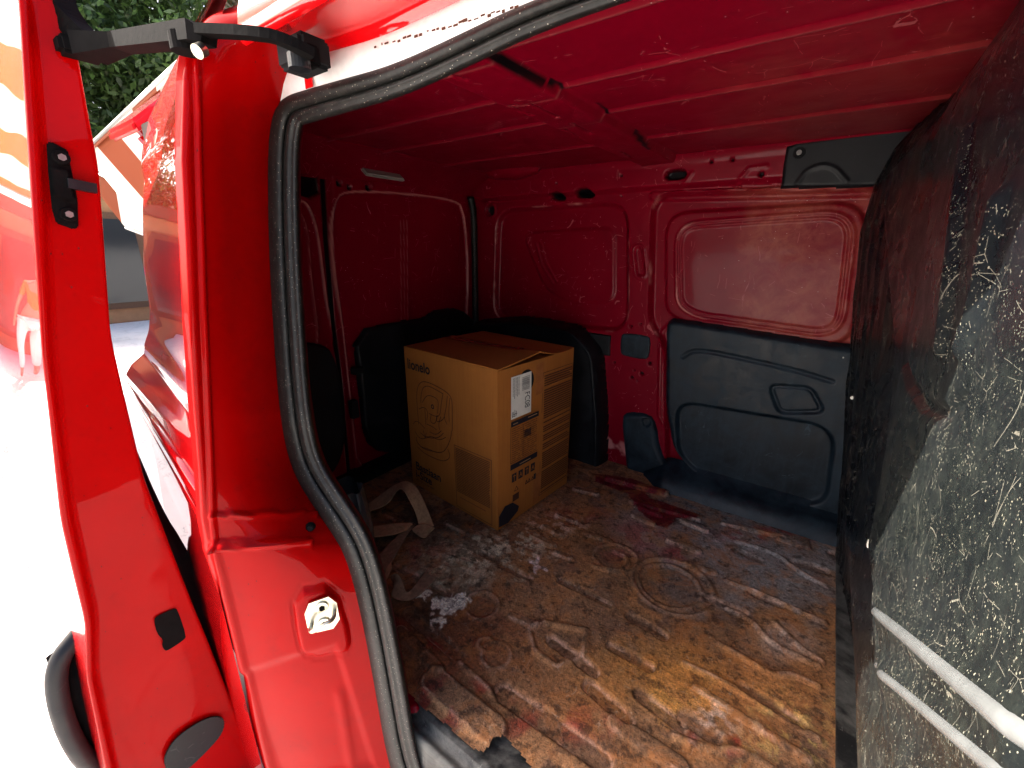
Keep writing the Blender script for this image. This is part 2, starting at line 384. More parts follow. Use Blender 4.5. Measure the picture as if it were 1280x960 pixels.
CV1 = M_canopy('white_and_rust_canvas', 0, 1.15, .2, (.36, .085, .03)); CV3 = M_canopy('faded_rust_canvas', 1, .62, .35, (.38, .10, .04)); CV2 = M_canopy('white_and_orange_canvas', 0, 1.5, 0.1, (.75, .25, .012), .55)
def a6(px, py, X): return at(px, py, 0, X)
e0 = a6(104, 190, -7.2); e1 = a6(268, 36, -4.0)
awning('awning', 'white and rust striped market awning seen in the gap behind the red van door',
       [e0, e1, e1+np.array([-.15, .7, -1.05]), e0+np.array([-.15, .7, -1.2])], CV1, [(-7.2, 2.0, .9), (-4.1, 3.4, 1.9)], sag=.03, valance=.05)
e2 = a6(98, 205, -9.5); e3 = a6(215, 262, -8.4)
awning('awning', 'lower white and rust striped awning hanging under the first, further down the market',
       [e2, e3, e3+np.array([.3, .3, -.75]), e2+np.array([.3, .3, -.9])], CV3, [(-9.5, 1.3, 1.5), (-8.3, 2.6, 1.3)], sag=.04, valance=.05)
awning('awning', 'white and orange striped street awning mirrored in the skin of the sliding door',
       [(-3.9, -1.75, 3.30), (-3.9, -.30, 3.15), (-8.8, .5, 1.95), (-8.8, -1.6, 2.0)], CV2, [(-4.0, -1.7, 3.25), (-8.7, -1.5, 1.95), (-8.7, .45, 1.9)], sag=.1)
# shop building at the end of the street
BR = simple('ochre_plaster', (.34, .17, .08), .85, nz=.2, ns=3); GLS = simple('dark_shop_glass', (.02, .022, .025), .08); FRM = simple('dark_wood_frame', (.10, .045, .02), .6, nz=.2)
def shop(loc, w_, d_, h_, label, mat):
    t = thing('shop_building', label, 'building', loc)
    box('wall', (0, 0, h_/2), (d_, w_, h_), mat, t, bevel=.02)
    box('cornice', (0, 0, h_+.12), (d_+.3, w_+.3, .24), FRM, t, bevel=.02)
    n = int(w_/1.6)
    for k in range(n):
        y = -w_/2+w_*(k+.5)/n
        f = box('window', (d_/2+.02, y, 1.25), (.10, w_/n*.84, 1.9), FRM, t)
        box('pane', (d_/2+.075, y, 1.25), (.02, w_/n*.70, 1.65), GLS, f, bevel=0)
    return t
shop((-13.5, 1.5, GZ), 11, 3, 2.5, 'ochre shop building with dark windows closing the street behind the van', BR)
def person(loc, label, shirt, legs, face=0):
    t = thing('person', label, 'person', loc, 'people in the street'); sk = simple('skin', (.45, .26, .18), .6)
    def skin(name, nodes, edges, mat, root=0):
        me = bpy.data.meshes.new(name); me.from_pydata([n[:3] for n in nodes], edges, []); me.materials.append(mat); o = link(bpy.data.objects.new(name, me), t)
        m = o.modifiers.new('s', 'SKIN'); 
        for v, n in zip(me.skin_vertices[0].data, nodes): v.radius = (n[3], n[4] if len(n) > 4 else n[3])
        me.skin_vertices[0].data[root].use_root = True; o.modifiers.new('d', 'SUBSURF').levels = 2; o.modifiers['d'].render_levels = 2; return o
    skin('body', [(0, 0, .95, .15, .11), (0, 0, 1.15, .13, .10), (0, 0, 1.38, .17, .11), (0, 0, 1.48, .055), (0, .01, 1.56, .075, .09), (0, .01, 1.68, .075, .085),
         (0, .19, 1.40, .05), (.02, .25, 1.12, .038), (.08, .24, .88, .028), (.10, .24, .80, .03), (0, -.19, 1.40, .05), (-.02, -.25, 1.12, .038), (.04, -.24, .88, .028), (.05, -.24, .80, .03),
         (.05, .09, .92, .09), (.10, .10, .50, .06), (.05, .10, .10, .04), (.14, .11, .04, .035), (-.05, -.09, .92, .09), (-.10, -.10, .50, .06), (-.20, -.10, .12, .04), (-.12, -.11, .05, .035)],
         [(0, 1), (1, 2), (2, 3), (3, 4), (4, 5), (2, 6), (6, 7), (7, 8), (8, 9), (2, 10), (10, 11), (11, 12), (12, 13), (0, 14), (14, 15), (15, 16), (16, 17), (0, 18), (18, 19), (19, 20), (20, 21)], sk)
    skin('shirt', [(0, 0, 1.00, .165, .125), (0, 0, 1.2, .15, .12), (0, 0, 1.38, .185, .125), (0, .19, 1.40, .066), (.015, .23, 1.22, .058), (0, -.19, 1.40, .066), (-.015, -.23, 1.22, .058)], [(0, 1), (1, 2), (2, 3), (3, 4), (2, 5), (5, 6)], shirt)
    skin('trousers', [(0, 0, .96, .16, .12), (.05, .09, .88, .105), (.10, .10, .50, .075), (.06, .10, .14, .06), (-.05, -.09, .88, .105), (-.10, -.10, .50, .075), (-.19, -.10, .16, .06)], [(0, 1), (1, 2), (2, 3), (0, 4), (4, 5), (5, 6)], legs)
    skin('hair', [(-.02, .01, 1.64, .075, .08), (-.02, .01, 1.70, .07, .075)], [(0, 1)], simple('dark_hair', (.03, .02, .015), .7)); t.rotation_euler[2] = face; return t
person((-9.2, -1.15, GZ), 'person in orange shirt and white trousers mirrored small in the sliding door skin', simple('orange_shirt', (.6, .2, .04), .8), simple('white_trousers', (.8, .8, .78), .8), .3)
person((-9.9, 1.72, GZ), 'person in a pink shirt walking beyond the van, seen in the narrow gap', simple('pink_shirt', (.75, .05, .20), .8), simple('dark_trousers', (.03, .03, .05), .8), -.6)
# tree
def tree(loc, h, label, seed):
    rnd = np.random.RandomState(seed); t = thing('tree', label, 'tree', loc, 'street trees behind the van')
    bark = simple('grey_tree_bark', (.09, .07, .05), .9, nz=.4, ns=12, bump=.6)
    tube('trunk', [(0, 0, 0), (.08, .05, h*.2), (0, .1, h*.42), (.1, 0, h*.7)], .2, bark, t, n=10, rs=[.24, .19, .15, .06])
    V = []; F = []; cols = []
    cl = []
    for k in range(46):
        a = rnd.uniform(0, 6.283); zz = rnd.uniform(.32, 1.0); rr = h*.33*math.sqrt(max(0, 1-((zz-.62)/.42)**2))*rnd.uniform(.35, 1)
        cl.append((math.cos(a)*rr, math.sin(a)*rr, zz*h, rnd.uniform(.10, .17)*h, rnd.uniform(.5, 1.25)))
    for k in range(9):
        c = cl[k*5]; tube('branch', [(0, .05, h*.38), (c[0]*.5, c[1]*.5, (h*.38+c[2])/2+.1), (c[0], c[1], c[2])], .05, bark, t, n=6, rs=[.08, .05, .015])
    for c in cl:
        n = 700; d = rnd.normal(size=(n, 3)); d /= np.linalg.norm(d, axis=1)[:, None]; d *= (rnd.uniform(0, 1, n)**.45*c[3])[:, None]
        P = d*np.array([1, 1, .75])+np.array(c[:3])
        a = rnd.normal(size=(n, 3)); a /= np.linalg.norm(a, axis=1)[:, None]; b = np.cross(a, rnd.normal(size=(n, 3))); b /= np.linalg.norm(b, axis=1)[:, None]
        s = rnd.uniform(.05, .10, n)[:, None]*h/6
        q = np.stack([P-a*s, P+b*s*.42, P+a*s, P-b*s*.42], 1); V.append(q.reshape(-1, 3)); cols.append(np.repeat(rnd.uniform(.6, 1.4, n)*c[4], 4))
    V = np.concatenate(V); cl_ = np.concatenate(cols); Q = np.arange(len(V)).reshape(-1, 4)
    M = Mt('plane_tree_leaves', (.06, .11, .03), .5); a = M.attr()['Color']; c = M.mix(1.0, (.065, .12, .028), a, 'MULTIPLY'); M.color(c)
    tr = M.n.new('ShaderNodeBsdfTranslucent'); M.l.new(c, tr.inputs[0]); m = M.n.new('ShaderNodeMixShader'); m.inputs[0].default_value = .4
    M.l.new(M.b.outputs[0], m.inputs[1]); M.l.new(tr.outputs[0], m.inputs[2]); M.l.new(m.outputs[0], M.n['Material Output'].inputs[0])
    mesh_np('crown', V, Q, M.m, t, np.stack([cl_, cl_, cl_], 1), smooth=False); return t
tree((-17.5, 6.6, GZ), 9.6, 'leafy street tree with sunlit crown above the van roof, left of the pillar', 2)
tree((-18.5, 3.0, GZ), 9.4, 'leafy street tree behind the door arm at the top left corner', 4)
tree((-16.0, 10.5, GZ), 9.6, 'leafy street tree furthest to the right, beyond the top of the red pillar', 6)
# ------------------------------------------------------------------ the van
VAN = thing('cargo_van', 'red cargo van with its side door slid open, empty hold, rusty floor and black trim', 'van', (0, 0, 0))
ys = lambda z: .42+.12*np.maximum(z-.7, 0)          # door seal plane (tumblehome)
YF = 1.92                                            # far inner wall
# ---- floor
def floor_build():
    caps = [  # photo traced pressings: (start, end, radius m, height m)
        ((697, 645), (719, 653), .013, .005), ((680, 659), (701, 671), .014, .005), ((666, 671), (691, 683), .017, .006), ((650, 687), (674, 695), .013, .005),
        ((628, 707), (662, 722), .015, -.006), ((541, 732), (563, 744), .014, -.006), ((511, 766), (571, 817), .022, -.006),
        ((765, 808), (812, 833), .017, -.006), ((788, 770), (828, 794), .018, -.006), ((737, 857), (784, 897), .022, -.006),
        ((543, 853), (614, 912), .040, .006), ((630, 865), (753, 948), .030, -.006), ((797, 634), (824, 645), .015, .006),
        ((852, 652), (882, 664), .015, .006), ((837, 677), (872, 690), .016, .006), ((792, 645), (816, 656), .012, .005),
        ((977, 675), (1007, 684), .018, .006), ((921, 688), (947, 699), .018, -.006), ((992, 703), (1028, 712), .022, -.006),
        ((720, 612), (745, 618), .02, .005), ((857, 896), (893, 922), .020, -.006), ((905, 655), (1007, 678), .012, .005),
        ((760, 600), (831, 618), .018, .010), ((790, 628), (872, 650), .014, .006), ((1041, 692), (1042, 693), .020, -.006),
        ((480, 640), (520, 662), .02, .005), ((560, 655), (600, 672), .018, .005), ((490, 705), (520, 720), .016, -.005), ((870, 860), (1010, 950), .010, .005),
        ((730, 740), (760, 755), .012, -.004), ((500, 790), (548, 838), .020, .005), ((690, 800), (742, 838), .020, -.005), ((800, 868), (850, 905), .020, -.005),
        ((880, 745), (930, 765), .014, -.004), ((640, 770), (668, 782), .014, .004), ((700, 725), (728, 738), .014, -.004), ((860, 705), (892, 716), .013, .004), ((930, 860), (1000, 905), .018, -.005),
        ((770, 905), (850, 958), .022, .005), ((690, 690), (712, 698), .012, .004), ((600, 690), (622, 700), .012, -.004), ((940, 742), (975, 757), .012, -.004), ((735, 668), (762, 677), .013, .004)]
    lines = [[(910, 727), (950, 742), (1030, 778)], [(910, 761), (940, 776), (965, 806), (1022, 832)], [(970, 780), (1000, 810), (1026, 827)],
             [(900, 806), (945, 832), (970, 846), (985, 841), (1022, 857)], [(854, 829), (900, 850), (960, 885), (1022, 924)],
             [(921, 677), (970, 690), (1000, 716), (1030, 731)], [(768, 690), (785, 697), (783, 712), (762, 714), (742, 708)],
             [(661, 786), (661, 788), (680, 778), (681, 778), (733, 788), (734, 789), (728, 818), (727, 819), (697, 834), (696, 834), (668, 814), (667, 813), (661, 788)],
             [(842, 921), (880, 935), (930, 938), (966, 962)], [(540, 690), (590, 705)], [(575, 830), (620, 870)]]
    rings = [((841, 731), .125, .006), ((837, 730), .098, .005), ((602, 756), .052, .005), ((551, 717), .035, .005), ((620, 819), .040, .003), ((607, 806), .022, .003), ((770, 697), .075, .003)]
    C2 = [(PX([a, b], 2, 0), r, h) for a, b, r, h in caps]; L2 = [smooth_open(PX(l, 2, 0), 2) for l in lines]; G2 = [(PX([c], 2, 0)[0], r, h) for c, r, h in rings]
    edge = PX([(440, 700), (478, 770), (500, 850), (525, 880), (560, 905), (590, 934), (605, 938), (618, 925), (632, 921), (648, 936), (668, 962), (760, 1010), (1120, 1010)], 2, 0)
    poly = [(-1.66, 1.97), (-1.66, edge[0][1])]+edge+[(.28, edge[-1][1]), (.28, 1.97)]
    def hf(u, v):
        h = .0012*(vnoise(u, v, 9, 3)-.5)*4
        for (a, b), r, hh in C2: h += 2.0*hh*(1-ss(r*.74, r, d_cap(u, v, a, b)))
        for l in L2: h += .008*(1-ss(.004, .012, d_line(u, v, l)))
        for (c, r, hh) in G2:
            d = np.hypot(u-c[0], v-c[1]); h += .004*(1-ss(.003, .010, np.abs(d-r)))-(.004*(1-ss(r-.012, r, d)) if hh > .004 else 0)
        return h
    def colf(u, v, h):
        n1 = vnoise(u, v, 7, 1, 5); n2 = vnoise(u, v, 22, 2, 5); n3 = vnoise(u, v, 55, 4, 4)
        def m3(c): return np.array(c)[None, None, :]*np.ones(u.shape+(1,))
        def mx(c, d, k): k = np.clip(k, 0, 1)[..., None]; return c*(1-k)+m3(d)*k
        c = mx(m3((.17, .085, .042)), (.26, .13, .06), ss(.35, .65, n1)); c = mx(c, (.10, .055, .035), ss(.50, .60, n2)*.85)
        X, Y = proj(np.stack([u.ravel(), v.ravel(), 0*u.ravel()], 1)); X = X.reshape(u.shape); Y = Y.reshape(u.shape)
        bl = lambda cx, cy, rx, ry, k=1: k*np.clip(1.25-np.hypot((X-cx)/rx, (Y-cy)/ry)+(n2-.5)*1.4, 0, 1)
        c = mx(c, (.36, .15, .05), bl(740, 760, 190, 120, .6)*ss(.42, .6, n1)); c = mx(c, (.13, .065, .04), bl(760, 720, 200, 110, .8)*ss(.48, .58, n2))
        c = mx(c, (.20, .19, .19), bl(960, 700, 120, 60, 1.)); c = mx(c, (.13, .135, .14), bl(930, 640, 170, 30, 1.)); c = mx(c, (.30, .28, .28), bl(920, 680, 60, 20, .9)*ss(.45, .6, n3))
        c = mx(c, (.27, .20, .18), bl(800, 665, 45, 28, .8)); c = mx(c, (.26, .115, .04), bl(700, 660, 70, 30, .7)); c = mx(c, (.34, .19, .10), bl(690, 750, 90, 50, .4))
        c = mx(c, (.19, .050, .016), bl(560, 800, 90, 60, .8)); c = mx(c, (.040, .020, .012), bl(520, 770, 70, 50, .9)); c = mx(c, (.10, .035, .014), bl(480, 800, 60, 70, .7))
        c = mx(c, (.055, .030, .022), bl(560, 660, 60, 40, .9)); c = mx(c, (.05, .035, .028), bl(500, 655, 70, 50, .9)); c = mx(c, (.24, .22, .15), bl(565, 705, 70, 36, .8)); c = mx(c, (.55, .47, .33), bl(640, 680, 55, 22, .9)*ss(.48, .58, n3))
        c = mx(c, (.50, .44, .31), bl(590, 702, 66, 26, 1)*ss(.5, .58, n3)); c = mx(c, (.60, .42, .30), bl(700, 655, 40, 18, .8)*ss(.5, .6, n3))
        c = mx(c, (.42, .18, .035), bl(830, 845, 110, 45, .75)); c = mx(c, (.50, .29, .07), bl(850, 865, 70, 32, .6)*ss(.48, .6, n2)); c = mx(c, (.50, .36, .12), bl(975, 905, 80, 50, .7)*ss(.52, .6, n3))
        c = mx(c, (.38, .15, .04), bl(930, 860, 130, 50, .7)); c = mx(c, (.30, .13, .05), bl(690, 870, 90, 60, .6)); c = mx(c, (.12, .085, .07), bl(855, 735, 40, 36, .9))
        c = mx(c, (.34, .28, .25), bl(985, 800, 45, 26, .7)); c = mx(c, (.09, .045, .03), bl(960, 830, 80, 30, .6)*ss(.45, .6, n2)); c = mx(c, (.44, .34, .30), bl(900, 905, 50, 22, .7)*ss(.45, .58, n3))
        # surviving crimson paint on the pressings and scrapes
        red = np.zeros(u.shape)
        for cx_, cy_, rx, ry, k in ((575, 880, 60, 26, 1.), (540, 800, 45, 14, .8), (690, 905, 75, 22, .7), (800, 668, 32, 20, .6), (960, 668, 60, 10, 1), (905, 925, 50, 18, .9), (850, 690, 24, 10, .8), (780, 690, 26, 14, .5), (520, 690, 40, 20, .6), (720, 645, 40, 12, .6), (490, 800, 16, 45, .8)):
            red = np.maximum(red, bl(cx_, cy_, rx, ry, k))
        c = mx(c, (.20, .006, .008), red*ss(.46, .58, n2)*.85)
        worn = np.zeros(u.shape)
        for (a, b), r, hh in C2: worn = np.maximum(worn, 1-ss(.001, .0045, np.abs(d_cap(u, v, a, b)-r*.72)))
        for l in L2: worn = np.maximum(worn, .8*(1-ss(.002, .007, d_line(u, v, l))))
        for (cc, r, hh) in G2: worn = np.maximum(worn, .7*(1-ss(.001, .006, np.abs(np.hypot(u-cc[0], v-cc[1])-r))))
        ins = np.zeros(u.shape)
        for (a, b), r, hh in C2: ins = np.maximum(ins, ss(r, r*.6, d_cap(u, v, a, b))*(1 if hh < 0 else .5))
        c = mx(c, (.10, .06, .045), ins*.55*ss(.35, .6, n1+.1))
        c = mx(c, (.46, .28, .20), worn*ss(.44, .6, n2)*.6); c = mx(c, (.055, .03, .022), worn*ss(.52, .42, n2)*.6)
        dk = PX([(745, 592), (790, 598), (833, 615), (830, 620), (806, 616), (812, 622), (874, 643), (870, 650), (846, 648), (834, 661), (818, 656), (808, 646), (792, 632), (786, 618), (744, 602)], 2, 0)
        c = mx(c, (.10, .001, .008), ss(.003, -.003, sdf(u, v, dk)+(n3-.5)*.012))
        wp = PX([(518, 735), (532, 730), (548, 745), (565, 738), (580, 744), (588, 752), (586, 762), (565, 768), (552, 779), (541, 781), (548, 768), (536, 752), (522, 745)], 2, 0)
        c = mx(c, (.66, .62, .52), ss(.006, -.003, sdf(u, v, wp)+.006+(n3-.5)*.07))
        for a, b in (((664, 702), (682, 712)), ((672, 700), (668, 716))): pa = PX([a, b], 2, 0); c = mx(c, (.62, .50, .46), ss(.010, .002, d_cap(u, v, pa[0], pa[1])+(n3-.5)*.02))
        out = np.ones(u.shape+(4,)); out[..., :3] = c*1.5; return out
    field('floor_panel', FLOOR, VAN, 2, 0, -1.66, .28, .42, 1.97, .0040, hf, 1, keep=lambda u, v: sdf(u, v, poly) < 0, colf=colf)
    # red painted step at the left front of the floor
    pts = PX([(455, 720), (478, 770), (500, 850), (525, 882), (512, 886), (488, 858), (468, 800)], 2, -.004)
    patch('floor_flange', P_IN, VAN, 2, -.008, pts, .006, 1, .004, .004, rnd=1)
    # black rubber sill
    def sh(u, v):
        return .0015*vnoise(u, v, 30, 6)+.002*np.sin(v*300)*ss(.50, .47, v)
    field('sill_mat', DUSTY, VAN, 2, -.012, -.70, .45, .36, .56, .004, lambda u, v: sh(u, v)-.016*ss(.474, .466, v+.01*ss(-.6, -.66, u))-.35*ss(.440, .40, v), 1)
floor_build()
# ---- far wall
def far_wall():
    U = lambda pts: PX(pts, 1, YF)
    p1 = rpoly(U([(622, 264), (783, 254), (783, 414), (618, 398)]), .10)
    p1b = rpoly(U([(650, 292), (765, 284), (765, 378), (705, 378), (678, 360)]), .06)
    p2 = rpoly(U([(816, 244), (1150, 236), (1150, 700), (835, 700), (832, 430), (812, 405)]), .09)
    p2b = rpoly(U([(830, 266), (1086, 250), (1066, 436), (848, 402), (830, 388)]), .10)
    c0 = np.array(at(955, 338, 1, YF)); bead = rpoly(U([(843, 279), (1072, 262), (1052, 424), (868, 397), (845, 382)]), .10)
    holes = [(U([(688, 249), (691, 241), (704, 240), (709, 251)]), 0), (U([(719, 248), (723, 236), (739, 235), (746, 247)]), 0), (U([(833, 222), (836, 214), (856, 212), (861, 217), (858, 224), (838, 227)]), 1)]
    H2 = [smooth_poly(h, 2) for h, _ in holes]
    dots = [((613, 263), .030), ((777, 245), .004), ((789, 408), .008), ((801, 405), .005), ((768, 453), .007), ((812, 454), .008), ((802, 467), .010), ((793, 463), .005), ((790, 472), .007), ((797, 476), .004), ((891, 204), .006), ((917, 201), .007), ((953, 219), .010), ((780, 220), .006), ((700, 230), .004)]
    D2 = [(U([p])[0], r) for p, r in dots]
    oval = U([(798, 314), (801, 340)]); emb = [U([(854, 237), (868, 217)]), U([(920, 234), (938, 212), (960, 209)]), U([(928, 233), (962, 230)])]
    curves = [U([(668, 305), (674, 330), (688, 354)]), U([(674, 304), (680, 328), (693, 352)])]
    foldl = U([(818, 245), (1150, 236)]); pill = U([(842, 400), (826, 415), (824, 520), (850, 570), (872, 597)])
    vt = U([(647, 305), (650, 350)])
    def core(u, v):
        h = np.zeros_like(u)                                   # + towards the camera
        h -= .030*ss(.016, -.012, sdf(u, v, p1)); h += .008*ss(.010, -.006, sdf(u, v, p1b))
        for c in curves: h += .004*(1-ss(.002, .007, d_line(u, v, c)))
        h -= .034*ss(.012, -.008, sdf(u, v, p2)); h += .016*ss(.006, -.008, sdf(u, v, p2b))
        d = sdf(u, v, bead); h += .006*(1-ss(.002, .008, np.abs(d)))+.005*(1-ss(.002, .007, np.abs(d+.018)))-.003*ss(0, -.03, d)
        h += .012*(1-ss(.012, .022, d_line(u, v, foldl)))
        h += .03*ss(1.275, 1.30, v)                            # header beam
        h -= .008*(1-ss(.012, .018, d_cap(u, v, oval[0], oval[1]))); h += .004*(1-ss(.002, .006, np.abs(d_cap(u, v, oval[0], oval[1])-.026)))
        for e in emb: h += .005*(1-ss(.003, .008, d_line(u, v, e)))
        for c, r in D2: h -= .02*(1-ss(r*.8, r, np.hypot(u-c[0], v-c[1])))
        c, r = D2[0]; h += .006*(1-ss(.003, .008, np.abs(np.hypot(u-c[0], v-c[1])-r-.006)))
        for q in H2: h -= .04*ss(.002, -.004, sdf(u, v, q))
        h += .006*(1-ss(.004, .010, d_line(u, v, pill)))
        h += .002*(vnoise(u, v, 6, 8)-.5)
        rc = np.maximum(v-1.36, 0); h += rc*rc*12
        return h
    def colf(u, v, h):
        a = np.zeros(u.shape+(4,)); a[..., 3] = 1
        for c, r in D2: a[..., 0] = np.maximum(a[..., 0], 1-ss(r*.75, r*.9, np.hypot(u-c[0], v-c[1])))
        for q in H2: a[..., 0] = np.maximum(a[..., 0], ss(.001, -.003, sdf(u, v, q)))
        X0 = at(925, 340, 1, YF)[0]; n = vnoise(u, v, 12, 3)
        a[..., 1] = ss(X0-.05, X0+.05, u+(n-.5)*.10)*ss(.69, .74, v)*ss(1.26, 1.2, v)*.8  # dusty scuffs plus the outdoor reflection, both put into the colour
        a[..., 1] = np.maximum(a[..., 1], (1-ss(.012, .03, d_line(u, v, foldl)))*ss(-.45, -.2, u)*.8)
        w_ = np.zeros(u.shape)
        for dd in (np.abs(sdf(u, v, p2)-.006), np.abs(sdf(u, v, bead)), np.abs(sdf(u, v, p1)-.01)): w_ = np.maximum(w_, 1-ss(.001, .005, dd))
        a[..., 2] = w_*ss(.48, .75, vnoise(u, v, 9, 5))*.6  # bright edge lines painted pale, broken up like wear
        low = ss(.25, .05, v)*ss(.45, .6, vnoise(u, v, 14, 9)); a[..., 2] = np.maximum(a[..., 2], low*.6*(u < -.5)); return a
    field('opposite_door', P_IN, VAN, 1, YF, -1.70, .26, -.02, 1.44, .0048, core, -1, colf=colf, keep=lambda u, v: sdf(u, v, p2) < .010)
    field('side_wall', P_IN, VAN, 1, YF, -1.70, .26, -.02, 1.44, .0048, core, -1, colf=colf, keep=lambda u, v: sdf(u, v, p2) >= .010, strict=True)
    # lower door trim of the opposite sliding door
    f1 = smooth_open(U([(855, 445), (868, 436), (900, 440), (1000, 462), (1040, 475)]), 2); f2 = U([(858, 512), (1042, 545)]); hd = rpoly(U([(963, 480), (1014, 483), (1030, 513), (975, 514)]), .03)
    pock = rpoly(U([(847, 500), (1044, 532), (1032, 632), (900, 604), (850, 572)]), .09)
    def ft(u, v):
        return -.006*(1-ss(.003, .010, d_line(u, v, f1)))-.022*ss(.010, -.008, sdf(u, v, pock))-.008*(1-ss(.004, .009, np.abs(sdf(u, v, hd))))-.006*ss(.004, -.004, sdf(u, v, hd))+.001*vnoise(u, v, 20, 4)
    tr = rpoly(U([(834, 398), (1140, 446), (1140, 720), (905, 616), (870, 592), (843, 562), (833, 510)]), .05)
    o = patch('door_trim', SLATE, VAN, 1, YF+.018, tr, .045, -1, .005, .025, ft, rnd=0)
    o['label'] = 'slate plastic lower trim with a moulded handle recess'
    # sill along the wall base
    def sl2(u, v): return .008*np.sin(u*0)+.004*(1-ss(.002, .01, np.abs(v-.03)))
    rows = []
    for x in np.linspace(-.56, .24, 60):
        k = ss(-.60, -.44, np.array(x)); rows.append([(x, YF+.01, .10*k+.01), (x, YF-.012*k, .085*k+.01), (x, YF-.03*k, .07*k+.01), (x, YF-.05*k-.01, .062*k+.008), (x, YF-.085*k-.012, .05*k+.006), (x, YF-.105*k-.015, .018*k+.006), (x, YF-.112*k-.02, -.002)])
    loft('sill_trim', rows, SLATE, VAN, flip=False)
    patch('access_cover', SLATE, VAN, 1, YF, U([(777, 420), (781, 417), (808, 420), (813, 424), (811, 445), (806, 449), (780, 444), (776, 440)]), .006, -1, .003, .006, rnd=1)
    patch('access_cover', BLACK, VAN, 1, YF, U([(735, 416), (763, 420), (762, 444), (735, 440)]), .008, -1, .003, .006, rnd=0)
    kn = smooth_poly(U([(803, 524), (807, 521), (814, 523), (815, 530), (808, 533)]), 1)
    patch('pillar_trim', SLATE, VAN, 1, YF, U([(778, 522), (786, 515), (812, 518), (820, 530), (824, 560), (838, 590), (850, 607), (830, 612), (786, 600), (782, 560)]), .022, -1, .004, .03,
          feat=lambda u, v: -.012*ss(.004, -.004, sdf(u, v, kn)), rnd=1)
    # black rear wheel-arch lining behind the carton
    pr = rpoly(U([(600, 400), (665, 396), (728, 408), (754, 436), (760, 520), (758, 612), (600, 650)]), .05)
    rim = lambda u, v: .008*(1-ss(.004, .012, np.abs(sdf(u, v, pr)+.016)))
    patch('wheel_arch_lining', BLACK, VAN, 1, YF, pr, .10, -1, .005, .03, rim, rnd=0)
    # roof rail cover plate
    pl = U([(985, 186), (1000, 181), (1105, 166), (1150, 150), (1170, 120), (1240, 170), (1240, 230), (1180, 232), (979, 235)])
    tz = U([(997, 232), (1012, 212), (1040, 208), (1058, 228)])
    patch('rail_cover', BLACK, VAN, 1, YF-.03, pl, .014, -1, .005, .010, feat=lambda u, v: .004*(1-ss(.003, .008, d_line(u, v, smooth_open(tz, 2)))), rnd=0)
    c = at(999, 191, 1, YF-.046); disc('washer', c, (0, -1, 0), .018, .006, HOLE, VAN); disc('screw', (c[0], c[1]-.005, c[2]), (0, -1, 0), .008, .006, DULL, VAN)
far_wall()
